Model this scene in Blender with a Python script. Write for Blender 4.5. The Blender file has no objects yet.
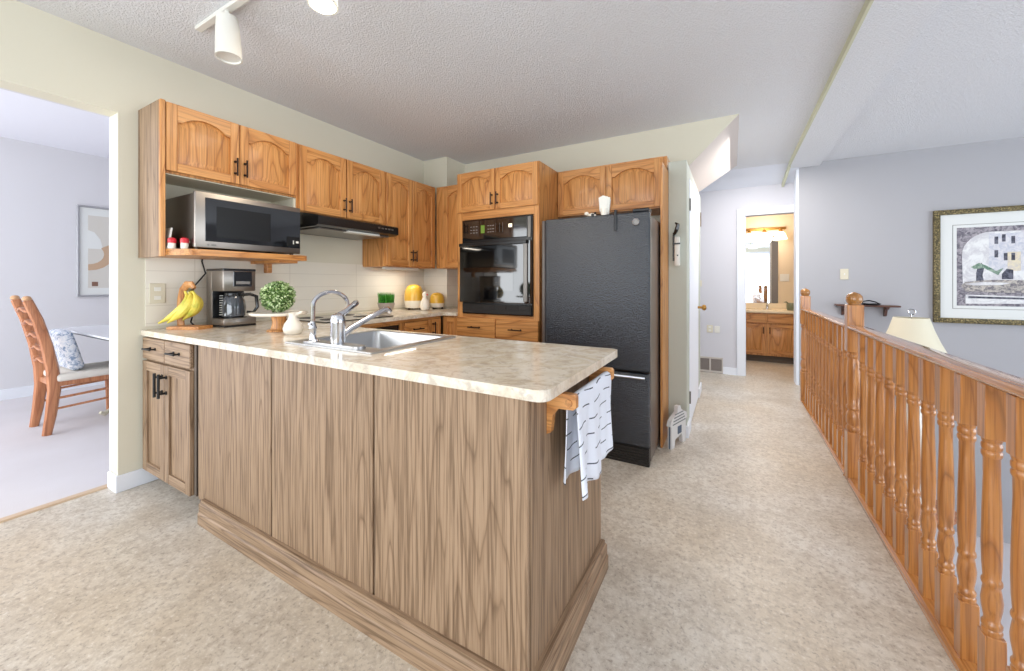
import bpy, bmesh, math, random
from mathutils import Vector, Matrix
random.seed(7)
sc = bpy.context.scene
COL = sc.collection

# ---------------------------------------------------------------- camera
cam_d = bpy.data.cameras.new('camera'); cam = bpy.data.objects.new('camera', cam_d); COL.objects.link(cam)
cam.location = (0, 0, 1.19); cam.rotation_euler = (math.pi/2, 0, 0.516)
cam_d.sensor_fit = 'HORIZONTAL'; cam_d.sensor_width = 36.0; cam_d.lens = 36.0*386.9/1024
cam_d.shift_y = -(335.5-282.67)/1024; cam_d.clip_start = 0.02; cam_d.clip_end = 60
sc.camera = cam

# ---------------------------------------------------------------- world, lights, exposure
sc.view_settings.view_transform = 'Standard'; sc.view_settings.look = 'None'
sc.view_settings.gamma = 1.0; sc.view_settings.use_curve_mapping = False
sc.view_settings.exposure = 0.38
wd = bpy.data.worlds.new('daylight'); sc.world = wd; wd.use_nodes = True
bg = wd.node_tree.nodes['Background']; bg.inputs[0].default_value = (0.74, 0.87, 1.0, 1); bg.inputs[1].default_value = 2.0

def area(name, loc, rot, sx, sy, power, col):
    l = bpy.data.lights.new(name, 'AREA'); l.shape = 'RECTANGLE'; l.size = sx; l.size_y = sy
    l.energy = power; l.color = col
    o = bpy.data.objects.new(name, l); COL.objects.link(o); o.location = loc; o.rotation_euler = rot
    return o
R90 = math.pi/2
area('patio_daylight', (-0.3, -3.05, 1.25), (R90+0.45, 0, 0), 4.2, 2.1, 88, (0.96, 0.98, 1.0))          # faces +y
area('living_room_daylight', (5.35, 1.5, 0.9), (0, R90+0.45, 0), 2.4, 5.0, 86, (0.93, 0.97, 1.0))         # faces -x
area('dining_daylight', (-4.8, -1.85, 1.4), (R90, 0, 0), 2.8, 2.0, 54, (1.0, 0.98, 0.95))            # faces +y
area('kitchen_ceiling_lamp', (-1.5, 1.5, 2.5), (0, 0, 0), 0.9, 0.5, 11, (1.0, 0.86, 0.68))
area('hall_fill_light', (0.25, 4.6, 2.5), (0, 0, 0), 0.5, 1.2, 22, (1.0, 0.96, 0.92))  # added fill that brightens the hall

area('undercabinet_glow', (-2.84, 2.78, 1.312), (0, 0, 0), 0.05, 0.4, 1.0, (1.0, 0.93, 0.82))
area('hood_glow', (-2.57, 2.1, 1.572), (0, 0, 0), 0.06, 0.3, 0.7, (1.0, 0.9, 0.76))

# ---------------------------------------------------------------- colour and materials
def lin(c):
    return tuple(((v/255)/12.92 if v/255 <= 0.04045 else ((v/255+0.055)/1.055)**2.4) for v in c) + (1,)

def base(name, color, rough=0.5, metal=0.0, spec=0.5, coat=0.0):
    m = bpy.data.materials.new(name); m.use_nodes = True
    b = m.node_tree.nodes['Principled BSDF']
    b.inputs['Base Color'].default_value = lin(color); b.inputs['Roughness'].default_value = rough
    b.inputs['Metallic'].default_value = metal; b.inputs['Specular IOR Level'].default_value = spec
    b.inputs['Coat Weight'].default_value = coat
    return m

class N:
    def __init__(s, m): s.m = m; s.t = m.node_tree; s.b = s.t.nodes['Principled BSDF']
    def n(s, kind, **kw):
        x = s.t.nodes.new(kind)
        for k, v in kw.items(): setattr(x, k, v)
        return x
    def l(s, a, b): s.t.links.new(a, b)
    def coords(s, scale, rnd=False):
        tc = s.n('ShaderNodeTexCoord'); mp = s.n('ShaderNodeMapping'); mp.inputs['Scale'].default_value = scale
        if rnd:
            oi = s.n('ShaderNodeObjectInfo'); ma = s.n('ShaderNodeVectorMath', operation='ADD'); mm = s.n('ShaderNodeMath', operation='MULTIPLY')
            mm.inputs[1].default_value = 17.0; s.l(oi.outputs['Random'], mm.inputs[0])
            s.l(tc.outputs['Object'], ma.inputs[0]); s.l(mm.outputs[0], ma.inputs[1]); s.l(ma.outputs[0], mp.inputs[0])
        else: s.l(tc.outputs['Object'], mp.inputs[0])
        return mp.outputs[0]
    def noise(s, vec, scale, detail=4, rough=0.5, dist=0.0):
        x = s.n('ShaderNodeTexNoise'); x.inputs['Scale'].default_value = scale; x.inputs['Detail'].default_value = detail
        x.inputs['Roughness'].default_value = rough; x.inputs['Distortion'].default_value = dist
        s.l(vec, x.inputs['Vector']); return x.outputs['Fac']
    def ramp(s, fac, stops):
        r = s.n('ShaderNodeValToRGB'); e = r.color_ramp.elements
        e[0].position, e[0].color = stops[0][0], lin(stops[0][1]); e[1].position, e[1].color = stops[-1][0], lin(stops[-1][1])
        for p, c in stops[1:-1]:
            k = e.new(p); k.color = lin(c)
        s.l(fac, r.inputs[0]); return r.outputs[0]
    def mix(s, fac, a, b, blend='MIX'):
        x = s.n('ShaderNodeMix', data_type='RGBA', blend_type=blend)
        if isinstance(fac, (int, float)): x.inputs[0].default_value = fac
        else: s.l(fac, x.inputs[0])
        for i, v in ((6, a), (7, b)):
            if isinstance(v, tuple): x.inputs[i].default_value = v
            else: s.l(v, x.inputs[i])
        return x.outputs[2]
    def math(s, op, a, b=None):
        x = s.n('ShaderNodeMath', operation=op)
        for i, v in ((0, a), (1, b)):
            if v is None: continue
            if isinstance(v, (int, float)): x.inputs[i].default_value = v
            else: s.l(v, x.inputs[i])
        return x.outputs[0]
    def bump(s, h, strength, dist=0.01):
        x = s.n('ShaderNodeBump'); x.inputs['Strength'].default_value = strength; x.inputs['Distance'].default_value = dist
        s.l(h, x.inputs['Height']); s.l(x.outputs[0], s.b.inputs['Normal'])
    def color(s, c): s.l(c, s.b.inputs['Base Color'])

def wood(name, light, mid, dark, axis='z', rough=0.42, ring=9.0, pore=0.45, coat=0.1, fig=(6.0, 0.9), figure=0.72):
    """oak: stretched growth rings that close into cathedral figures, plus fine dark pores along the grain"""
    m = base(name, mid, rough, coat=coat); k = N(m)
    wide, long = fig
    s1 = {'z': (wide, wide, long), 'x': (long, wide, wide), 'y': (wide, long, wide)}[axis]
    s2 = {'z': (130, 130, 3.0), 'x': (3.0, 130, 130), 'y': (130, 3.0, 130)}[axis]
    s3 = {'z': (38, 38, 0.9), 'x': (0.9, 38, 38), 'y': (38, 0.9, 38)}[axis]
    v1 = k.coords(s1, True); v2 = k.coords(s2, True); v3 = k.coords(s3, True)
    n1 = k.noise(v1, 1.0, 1.5, 0.35, 0.15)
    rg = k.math('FRACT', k.math('MULTIPLY', n1, ring))
    c1 = k.ramp(rg, [(0.0, mid), (0.12, light), (0.60, light), (0.86, mid), (0.95, dark), (1.0, mid)])
    c1 = k.mix(figure, lin(light), c1)
    band = k.noise(v3, 1.0, 2, 0.5)
    c1 = k.mix(k.math('MULTIPLY', k.ramp(band, [(0.38, (255, 255, 255)), (0.60, (0, 0, 0))]), 0.45), c1, lin(mid))
    p = k.noise(v2, 1.0, 3, 0.6)
    pf = k.math('MULTIPLY', k.ramp(p, [(0.38, (255, 255, 255)), (0.54, (0, 0, 0))]), pore)
    c2 = k.mix(pf, c1, lin(dark))
    k.color(c2); k.bump(p, 0.12, 0.002)
    return m

OL, OM, OD = (216, 156, 92), (194, 128, 66), (132, 76, 34)
oakV = wood('golden_oak_vertical', OL, OM, OD, 'z'); oakX = wood('golden_oak_along_x', OL, OM, OD, 'x'); oakY = wood('golden_oak_along_y', OL, OM, OD, 'y')
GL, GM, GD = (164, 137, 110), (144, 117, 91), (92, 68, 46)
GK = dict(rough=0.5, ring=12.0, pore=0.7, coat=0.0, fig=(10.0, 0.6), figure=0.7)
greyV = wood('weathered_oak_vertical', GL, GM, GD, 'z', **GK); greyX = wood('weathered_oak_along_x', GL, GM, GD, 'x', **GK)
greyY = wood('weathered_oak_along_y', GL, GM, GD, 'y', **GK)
RL, RM, RD = (202, 138, 76), (176, 110, 54), (112, 62, 26)
railV = wood('stair_oak_vertical', RL, RM, RD, 'z', 0.28, 8, 0.4, 0.5, (12, 1.2), 0.6); railY = wood('stair_oak_along_y', RL, RM, RD, 'y', 0.2, 7, 0.4, 0.8, (12, 1.2), 0.5)
chairwood = wood('dining_chair_wood', (200, 138, 98), (182, 116, 78), (136, 82, 54), 'z', 0.35)
darkwood = wood('dark_shelf_wood', (104, 66, 52), (84, 52, 42), (54, 34, 28), 'x', 0.4)

def paint(name, c, bump=0.05, scale=220):
    m = base(name, c, 0.75, spec=0.3); k = N(m); v = k.coords((1, 1, 1)); k.bump(k.noise(v, scale, 2), bump, 0.002); return m
cream = paint('cream_wall_paint', (218, 213, 195)); cool = paint('cool_white_wall_paint', (175, 174, 178)); sage = paint('sage_wall_paint', (188, 191, 180))
white = paint('white_trim_paint', (232, 235, 242), 0.02); peach = paint('peach_wall_paint', (226, 208, 180)); smoothceil = paint('smooth_ceiling_paint', (222, 224, 232))
dinw = paint('dining_wall_paint', (216, 215, 219))
def stipple(name, c):
    m = base(name, c, 0.9, spec=0.1); k = N(m); v = k.coords((1, 1, 1))
    n = k.noise(v, 105, 3, 0.6); n2 = k.noise(v, 40, 2, 0.5)
    h = k.math('ADD', k.ramp(n, [(0.42, (0, 0, 0)), (0.62, (255, 255, 255))]), k.math('MULTIPLY', n2, 0.5))
    k.bump(h, 0.45, 0.009); return m
ceilm = stipple('stippled_ceiling', (230, 231, 234))

vinyl = base('mottled_vinyl_floor', (205, 190, 168), 0.38); k = N(vinyl); v = k.coords((1, 1, 1))
a = k.noise(v, 2.6, 5, 0.65, 0.2); b = k.noise(v, 26, 6, 0.75, 0.3); c = k.noise(v, 62, 4, 0.7, 0.3)
lo = k.noise(v, 0.9, 3, 0.5)
c0 = k.ramp(a, [(0.34, (194, 184, 170)), (0.5, (212, 204, 192)), (0.66, (224, 219, 210))])
ca = k.mix(k.math('MULTIPLY', k.ramp(lo, [(0.42, (0, 0, 0)), (0.60, (255, 255, 255))]), 0.45), c0, lin((206, 186, 156)))
cb = k.mix(k.math('MULTIPLY', k.ramp(b, [(0.36, (255, 255, 255)), (0.56, (0, 0, 0))]), 0.60), ca, lin((166, 150, 132)))
cc = k.mix(k.math('MULTIPLY', k.ramp(c, [(0.34, (255, 255, 255)), (0.45, (0, 0, 0))]), 0.55), cb, lin((128, 114, 100)))
k.color(k.mix(k.math('MULTIPLY', k.ramp(c, [(0.56, (0, 0, 0)), (0.68, (255, 255, 255))]), 0.5), cc, lin((238, 233, 225)))); k.bump(b, 0.05, 0.003)

carpet = base('pale_carpet', (214, 208, 210), 0.95, spec=0.1); k = N(carpet); v = k.coords((1, 1, 1)); n = k.noise(v, 180, 2)
k.color(k.mix(k.noise(v, 2.0, 4), lin((206, 200, 202)), lin((222, 218, 222)))); k.bump(n, 0.3, 0.004)

counter = base('marbled_laminate', (218, 206, 186), 0.22, coat=0.3); k = N(counter); v = k.coords((1, 1, 1))
a = k.noise(v, 7, 6, 0.65, 1.0); b = k.noise(v, 26, 5, 0.7, 0.8)
ca = k.ramp(a, [(0.34, (206, 190, 166)), (0.47, (222, 210, 190)), (0.6, (232, 224, 210)), (0.72, (212, 198, 178))])
k.color(k.mix(k.math('MULTIPLY', k.ramp(b, [(0.36, (255, 255, 255)), (0.5, (0, 0, 0))]), 0.55), ca, lin((178, 164, 150))))

tile = base('cream_backsplash_tile', (228, 222, 208), 0.3); k = N(tile); tc = k.n('ShaderNodeTexCoord'); sp = k.n('ShaderNodeSeparateXYZ'); k.l(tc.outputs['Object'], sp.inputs[0])
row = k.math('FRACT', k.math('MULTIPLY', sp.outputs[2], 1/0.105)); line = k.ramp(row, [(0.0, (204, 196, 182)), (0.05, (230, 224, 211))]); line.node.color_ramp.interpolation = 'EASE'
sm = k.math('ADD', sp.outputs[0], sp.outputs[1]); cl = k.math('FRACT', k.math('MULTIPLY', sm, 1/0.62))
k.color(k.mix(k.ramp(cl, [(0.0, (255, 255, 255)), (0.012, (0, 0, 0))]), line, lin((206, 198, 184))))

steel = base('brushed_steel', (156, 149, 142), 0.36, 1.0); k = N(steel); v = k.coords((4, 4, 300)); k.bump(k.noise(v, 1, 2), 0.08, 0.001)
sinksteel = base('sink_steel', (184, 184, 184), 0.34, 1.0); chrome = base('chrome', (214, 216, 222), 0.12, 1.0)
bronze = base('dark_bronze', (58, 44, 38), 0.35, 0.7); black = base('black_plastic', (20, 20, 22), 0.25); blackmat = base('black_matte', (26, 24, 24), 0.6)
glassblack = base('black_glass', (9, 9, 11), 0.06, spec=0.8, coat=0.6); ovenwin = base('oven_window_glass', (26, 22, 18), 0.05, spec=0.9, coat=0.6)
cavity = base('microwave_window_mesh', (16, 15, 14), 0.25)
pebble = base('black_pebbled_enamel_sky_tint', (20, 29, 41), 0.27, spec=0.9); k = N(pebble); v = k.coords((1, 1, 1)); k.bump(k.noise(v, 125, 2, 0.5), 1.0, 0.006)  # blue in the base colour stands in for reflected sky
fridgeside = base('fridge_side_enamel', (88, 77, 71), 0.3, coat=0.3); grille_m = base('grille_black', (34, 30, 28), 0.5)
greytrim = base('grey_trim', (120, 116, 112), 0.3, 0.6); whitepl = base('white_plastic', (228, 226, 218), 0.4); creampl = base('cream_plastic', (216, 208, 186), 0.4)
ceramic = base('white_ceramic', (236, 228, 214), 0.25, coat=0.4); yellow = base('mustard_ceramic', (226, 178, 62), 0.3, coat=0.3)
banana_m = base('banana_peel', (224, 204, 84), 0.45); k = N(banana_m); v = k.coords((1, 1, 1)); k.color(k.ramp(k.noise(v, 14, 3), [(0.3, (176, 178, 66)), (0.5, (226, 206, 84)), (0.7, (236, 216, 100))]))
bananatip = base('banana_stem', (96, 84, 40), 0.6)
leafm = base('boxwood_leaves', (120, 160, 80), 0.5); k = N(leafm); v = k.coords((1, 1, 1)); k.color(k.ramp(k.noise(v, 60, 2), [(0.35, (60, 96, 40)), (0.48, (130, 164, 88)), (0.6, (214, 228, 182))]))
grassm = base('green_grass_blades', (52, 148, 34), 0.5); k = N(grassm); v = k.coords((1, 1, 1)); k.color(k.ramp(k.noise(v, 90, 2), [(0.35, (30, 110, 20)), (0.65, (90, 184, 56))]))
potm = base('grey_pot', (176, 166, 158), 0.4, 0.3); red = base('red_cap', (206, 34, 50), 0.35); brass = base('brass', (176, 130, 66), 0.3, 0.9)
mirror = base('mirror_glass', (235, 238, 240), 0.02, 1.0); ventm = base('vent_slats', (142, 132, 126), 0.5); ventf = base('vent_frame', (196, 188, 180), 0.5)
shade = base('cream_lampshade', (232, 224, 200), 0.8); frame_m = base('antique_gilt_frame', (96, 84, 56), 0.45, 0.3)
k = N(frame_m); v = k.coords((1, 1, 1)); wv = k.noise(v, 90, 3, 0.7); k.color(k.ramp(wv, [(0.35, (52, 50, 36)), (0.52, (98, 86, 54)), (0.66, (176, 158, 110))])); k.bump(wv, 0.6, 0.004)
matboard = base('picture_mat', (226, 228, 226), 0.8); cushion = base('cream_cushion', (226, 220, 210), 0.9)
floral = base('blue_floral_fabric', (220, 224, 232), 0.9); k = N(floral); v = k.coords((1, 1, 1)); k.color(k.ramp(k.noise(v, 34, 4, 0.7, 1.0), [(0.40, (130, 150, 178)), (0.50, (214, 220, 230)), (0.62, (236, 236, 238))]))
tabletop = base('white_table_top', (226, 228, 234), 0.25); tabledge = base('dark_table_edge', (70, 74, 72), 0.4); ironleg = base('cream_iron', (206, 200, 180), 0.5)
signm = base('distressed_white_paint', (214, 212, 210), 0.7); signb = base('slate_blue_paint', (78, 92, 112), 0.7); stripe_m = base('grey_stripe_paint', (112, 116, 118), 0.7)
vanitytop = base('cream_vanity_top', (240, 222, 190), 0.25); greyglass = base('green_grey_jar', (122, 128, 104), 0.3)
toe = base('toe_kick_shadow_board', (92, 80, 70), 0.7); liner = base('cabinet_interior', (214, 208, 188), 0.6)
def emit(name, c, s):
    m = base(name, c, 0.5); b = m.node_tree.nodes['Principled BSDF']; b.inputs['Emission Color'].default_value = lin(c); b.inputs['Emission Strength'].default_value = s; return m
bulb_m = emit('lit_bulb', (255, 246, 226), 9.0); globe_m = emit('lit_globe', (255, 238, 210), 2.2); led_g = emit('green_display', (96, 122, 40), 0.3); led_w = emit('white_display_light', (250, 236, 206), 0.9)
towel_m = base('white_towel', (226, 230, 240), 0.95, spec=0.1); k = N(towel_m); uv = k.n('ShaderNodeUVMap'); sp = k.n('ShaderNodeSeparateXYZ'); k.l(uv.outputs[0], sp.inputs[0])
vv = k.math('ADD', sp.outputs[1], k.math('MULTIPLY', k.math('SINE', k.math('MULTIPLY', sp.outputs[0], 30.0)), 0.006))
rowf = k.math('FRACT', k.math('MULTIPLY', vv, 1/0.046)); rown = k.math('FLOOR', k.math('MULTIPLY', vv, 1/0.046))
stripe = k.math('LESS_THAN', rowf, 0.085)
dash = k.math('LESS_THAN', k.math('FRACT', k.math('ADD', k.math('MULTIPLY', sp.outputs[0], 9.0), k.math('MULTIPLY', rown, 0.37))), 0.62)
k.color(k.mix(k.math('MULTIPLY', stripe, dash), lin((228, 232, 242)), lin((78, 82, 92))))
tcn = k.coords((1, 1, 1)); k.bump(k.noise(tcn, 500, 2), 0.3, 0.002)

# ---------------------------------------------------------------- mesh helpers
ORG = {}
class MB:
    def __init__(s): s.bm = bmesh.new(); s.mi = 0; s.uv = None
    def mat(s, i): s.mi = i; return s
    def _tag(s, faces):
        for f in faces: f.material_index = s.mi
    def box(s, x0, x1, y0, y1, z0, z1, bev=0.0, seg=1):
        r = bmesh.ops.create_cube(s.bm, size=1.0); vs = r['verts']
        for v in vs: v.co = Vector(((x0+x1)/2+v.co.x*(x1-x0), (y0+y1)/2+v.co.y*(y1-y0), (z0+z1)/2+v.co.z*(z1-z0)))
        fs = set(f for v in vs for f in v.link_faces); s._tag(fs)
        if bev > 0:
            es = list(set(e for v in vs for e in v.link_edges))
            q = bmesh.ops.bevel(s.bm, geom=es, offset=bev, segments=seg, affect='EDGES', profile=0.5); s._tag(q['faces'])
        return s
    def prism(s, pts, mapf, d0, d1):
        """polygon pts (u,v) pushed from depth d0 to d1; mapf(u,v,d) gives the point"""
        A = [s.bm.verts.new(mapf(u, v, d0)) for u, v in pts]; B = [s.bm.verts.new(mapf(u, v, d1)) for u, v in pts]
        n = len(pts); fs = [s.bm.faces.new(A[::-1]), s.bm.faces.new(B)]
        for i in range(n): fs.append(s.bm.faces.new((A[i], A[(i+1) % n], B[(i+1) % n], B[i])))
        s._tag(fs); return s
    def lathe(s, prof, cx, cy, cz, seg=20, axis='z'):
        rings = []
        for r, h in prof:
            ring = []
            for i in range(seg):
                t = 2*math.pi*i/seg; a, b = r*math.cos(t), r*math.sin(t)
                p = {'z': (cx+a, cy+b, cz+h), 'y': (cx+a, cy+h, cz+b), 'x': (cx+h, cy+a, cz+b)}[axis]
                ring.append(s.bm.verts.new(p))
            rings.append(ring)
        fs = []
        for j in range(len(rings)-1):
            for i in range(seg):
                k2 = (i+1) % seg; fs.append(s.bm.faces.new((rings[j][i], rings[j][k2], rings[j+1][k2], rings[j+1][i])))
        fs.append(s.bm.faces.new(rings[0][::-1])); fs.append(s.bm.faces.new(rings[-1]))
        s._tag(fs); return s
    def tube(s, pts, rad, seg=10, flat=1.0):
        pts = [Vector(p) for p in pts]; n = len(pts)
        rads = rad if isinstance(rad, (list, tuple)) else [rad]*n
        up = Vector((0, 0, 1)); rings = []; prev = None
        for i, p in enumerate(pts):
            d = (pts[min(i+1, n-1)]-pts[max(i-1, 0)]).normalized()
            if prev is None:
                a = d.cross(up)
                if a.length < 0.05: a = d.cross(Vector((1, 0, 0)))
            else: a = prev - d*prev.dot(d)
            a.normalize(); b = d.cross(a); prev = a
            rings.append([s.bm.verts.new(p+(a*math.cos(2*math.pi*k/seg)+b*math.sin(2*math.pi*k/seg)*flat)*rads[i]) for k in range(seg)])
        fs = []
        for j in range(n-1):
            for i in range(seg):
                k2 = (i+1) % seg; fs.append(s.bm.faces.new((rings[j][i], rings[j][k2], rings[j+1][k2], rings[j+1][i])))
        fs.append(s.bm.faces.new(rings[0][::-1])); fs.append(s.bm.faces.new(rings[-1]))
        s._tag(fs); return s
    def sphere(s, c, r, sx=1, sy=1, sz=1, u=20, v=12):
        q = bmesh.ops.create_uvsphere(s.bm, u_segments=u, v_segments=v, radius=r)
        for w in q['verts']: w.co = Vector((c[0]+w.co.x*sx, c[1]+w.co.y*sy, c[2]+w.co.z*sz))
        s._tag(set(f for w in q['verts'] for f in w.link_faces)); return s
    def xf(s, M):
        bmesh.ops.transform(s.bm, matrix=M, verts=s.bm.verts[:]); return s
    def build(s, name, mats, parent=None, origin=None, smooth=True, ang=35):
        bmesh.ops.recalc_face_normals(s.bm, faces=s.bm.faces[:])
        o0 = ORG[parent.name] if parent else Vector((0, 0, 0))
        o = Vector(origin) if origin is not None else o0
        for v in s.bm.verts: v.co -= o
        me = bpy.data.meshes.new(name); s.bm.to_mesh(me); s.bm.free()
        for m in (mats if isinstance(mats, (list, tuple)) else [mats]): me.materials.append(m)
        if smooth:
            me.shade_smooth(); me.set_sharp_from_angle(angle=math.radians(ang))
        ob = bpy.data.objects.new(name, me); COL.objects.link(ob); ob.location = o-o0
        if parent: ob.parent = parent
        ORG[ob.name] = o
        return ob

def thing(name, label, cat, loc, group=None):
    o = bpy.data.objects.new(name, None); COL.objects.link(o); o.location = loc; o.empty_display_size = 0.1
    ORG[o.name] = Vector(loc); o['label'] = label; o['category'] = cat
    if group: o['group'] = group
    return o
def tag(o, label, cat, group=None):
    o['label'] = label; o['category'] = cat
    if group: o['group'] = group
    return o
def struct(o): o['kind'] = 'structure'; return o
def sbox(name, m, *boxes):
    b = MB()
    for q in boxes: b.box(*q)
    return struct(b.build(name, m, smooth=False))

# ---------------------------------------------------------------- the room
XL, ZC = -3.03, 2.565
sbox('floor', vinyl, (-3.17, 0.70, -3.2, 5.80, -0.2, 0.0), (-0.9, 1.5, 5.80, 7.6, -0.2, 0.0))
sbox('floor_dining', carpet, (-6.6, -3.17, -2.0, 3.7, -0.2, 0.004))
sbox('trim_1', base('pale_threshold_wood', (206, 180, 152), 0.4), (-3.185, -3.145, -1.2, 0.807, 0.0, 0.010))
sbox('floor_lower_room', carpet, (0.60, 5.6, -3.2, 5.7, -1.5, -1.3))
sbox('wall_left', cream, (-3.15, XL, 0.807, 3.72, 0, ZC), (-3.15, XL, -3.3, 0.807, 2.157, ZC), (-3.15, XL, -3.3, -1.2, 0, 2.157))
sbox('wall_back', cream, (-3.15, -0.40, 3.65, 3.77, 0, ZC))
sbox('wall_column', cream, (XL, -2.70, 3.32, 3.65, 0, ZC))
m_x = lambda u, v, d: (u, d, v)
b = MB(); pr = [(-0.40, ZC), (-0.40, 2.115), (-0.334, 2.18), (0.055, ZC)]
lo, hi = 4.75, 5.25
A = [(u, 3.65, v) for u, v in pr]; B = [(-0.40, lo, ZC), (-0.40, lo, 2.115), (-0.334, lo, 2.18), (0.055, hi, ZC)]
va = [b.bm.verts.new(p) for p in A]; vb = [b.bm.verts.new(p) for p in B]
b.mat(1); b._tag([b.bm.faces.new(va)]); b.mat(0); b._tag([b.bm.faces.new(vb[::-1])])
for i in range(4): b._tag([b.bm.faces.new((va[i], va[(i+1) % 4], vb[(i+1) % 4], vb[i]))])
struct(b.build('trim_2', [paint('pink_white_soffit_paint', (206, 196, 190)), cream], smooth=False))
sbox('wall_closet', sage, (-0.43, -0.30, 3.25, 3.47, 0, 2.11), (-0.43, -0.30, 3.47, 4.43, 2.05, 2.11), (-0.43, -0.30, 4.43, 4.75, 0, 2.11), (-0.43, -0.40, 3.47, 4.43, 0, 2.05), (-0.43, -0.30, 3.25, 4.75, 2.11, 2.135))
sbox('baseboard_closet', white, (-0.44, -0.285, 3.235, 3.47, 0, 0.09), (-0.30, -0.285, 4.43, 4.75, 0, 0.09))
sbox('wall_closet_rear', cool, (-3.0, -0.43, 4.70, 4.75, 0, ZC))
sbox('wall_hall', paint('hall_white_paint', (208, 207, 213)), (-3.0, 0.15, 5.755, 5.87, 0, ZC), (0.15, 0.86, 5.755, 5.87, 2.04, ZC), (0.86, 1.6, 5.755, 5.87, 0, ZC))
sbox('wall_far', cool, (0.68, 5.6, 5.55, 5.70, -1.3, ZC+0.05))
sbox('trim_3', white, (0.655, 0.68, 5.545, 5.755, 0, 2.56))
b = MB()
for q in ((0.06, 0.15, 5.735, 5.757, 0, 2.13), (0.151, 0.90, 5.735, 5.757, 2.04, 2.13), (0.1505, 0.160, 5.758, 5.87, 0, 2.04)): b.box(*q, 0.004)
struct(b.build('trim_4', white))
sbox('baseboard_hall', white, (-0.096, 0.06, 5.742, 5.757, 0, 0.09), (-1.5, -0.395, 5.742, 5.757, 0, 0.09))
sbox('wall_right', cool, (5.5, 5.6, -3.3, 5.7, -1.3, 0.0), (5.5, 5.6, -3.3, 5.7, 2.3, ZC), (5.5, 5.6, -3.3, -1.2, 0.0, 2.3), (5.5, 5.6, 4.2, 5.7, 0.0, 2.3))
sbox('wall_front', cream, (-3.15, -2.5, -3.3, -3.2, 0, ZC), (-2.5, 1.9, -3.3, -3.2, 2.4, ZC), (1.9, 5.6, -3.3, -3.2, -1.3, ZC), (-2.5, 1.9, -3.3, -3.2, -0.2, 0.25))
b = MB()
for x in (-2.5, -1.05, 0.4, 1.85): b.box(x, x+0.05, -3.28, -3.22, 0.25, 2.4)
b.box(-2.5, 1.9, -3.28, -3.22, 0.25, 0.32).box(-2.5, 1.9, -3.28, -3.22, 2.33, 2.4)
struct(b.build('window_1', white))
sbox('wall_fascia', cool, (0.66, 0.70, -3.2, 5.55, -1.3, -0.02))
sbox('ceiling', ceilm, (-3.15, 5.6, -3.3, 5.42, ZC, ZC+0.1), (0.68, 5.6, 5.42, 5.7, ZC, ZC+0.1))
b = MB().prism([(5.42, 2.565), (5.76, 2.40), (5.76, 2.665), (5.42, 2.665)], lambda u, v, d: (d, u, v), -3.0, 0.68)
struct(b.build('ceiling_hall', smoothceil, smooth=False))
sbox('ceiling_beam', ceilm, (0.582, 0.874, -3.2, 5.55, 2.522, ZC))
b = MB().box(0.568, 0.582, -3.2, 5.42, 2.515, ZC); b.prism([(5.42, 2.515), (5.75, 2.36), (5.75, 2.405), (5.42, 2.56)], lambda u, v, d: (d-(u-5.42)*0.1, u, v), 0.568, 0.59)
struct(b.build('trim_5', paint('green_cream_trim_paint', (206, 206, 180), 0.02), smooth=False))
b = MB(); b.box(XL, XL+0.014, 0.80, 1.35, 0, 0.095, 0.004).box(-3.15, XL+0.014, 0.793, 0.807, 0, 0.095, 0.004).box(XL, XL+0.014, -3.2, -1.2, 0, 0.095, 0.004)
struct(b.build('baseboard_left', white))
# bathroom shell
sbox('wall_bathroom', peach, (-0.9, 1.5, 7.40, 7.5, 0, 2.42), (1.30, 1.4, 5.87, 7.45, 0, 2.42), (-0.9, -0.8, 5.87, 7.45, 0, 2.42))
sbox('ceiling_bathroom', paint('warm_ceiling_paint', (240, 220, 192)), (-0.9, 1.5, 5.87, 7.5, 2.42, 2.5))
# dining room shell
sbox('wall_dining', dinw, (-6.5, -6.4, -2.0, 3.7, 0, 2.66), (-6.5, -3.15, 3.6, 3.72, 0, 2.66), (-3.17, -3.15, 0.807, 3.7, 0, 2.66), (-3.17, -3.15, -1.2, 0.807, 2.157, 2.66), (-3.17, -3.15, -2.1, -1.2, 0, 2.66), (-6.5, -3.15, -2.1, -2.0, 0, 0.4), (-6.5, -3.15, -2.1, -2.0, 2.4, 2.66))
sbox('ceiling_dining', paint('dining_ceiling_paint', (236, 236, 244)), (-6.5, -3.15, -2.1, 3.7, 2.66, 2.74))
sbox('baseboard_dining', white, (-6.4, -6.385, -2.0, 3.6, 0, 0.11), (-6.4, -3.17, 3.585, 3.6, 0, 0.11))
# backsplash
sbox('wall_backsplash', tile, (XL, XL+0.006, 0.925, 3.32, 0.93, 1.36), (XL, -2.694, 3.314, 3.32, 0.93, 1.36), (-2.70, -2.694, 3.32, 3.65, 0.93, 1.36), (-2.70, -2.226, 3.644, 3.65, 0.93, 1.36))

# closet door seen edge-on
dr = struct(MB().box(-0.335, -0.296, 3.475, 4.425, 0.01, 2.045, 0.003).build('door_1', white))
MB().lathe([(0.012, 0), (0.012, 0.035), (0.026, 0.045), (0.03, 0.06), (0.022, 0.075), (0.0005, 0.08)], -0.297, 4.33, 0.94, 14, 'x').build('door_knob', brass, dr)
for z in (0.25, 1.83): MB().box(-0.302, -0.288, 3.468, 3.482, z-0.05, z+0.05, 0.002).build('hinge', greytrim, dr)

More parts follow.
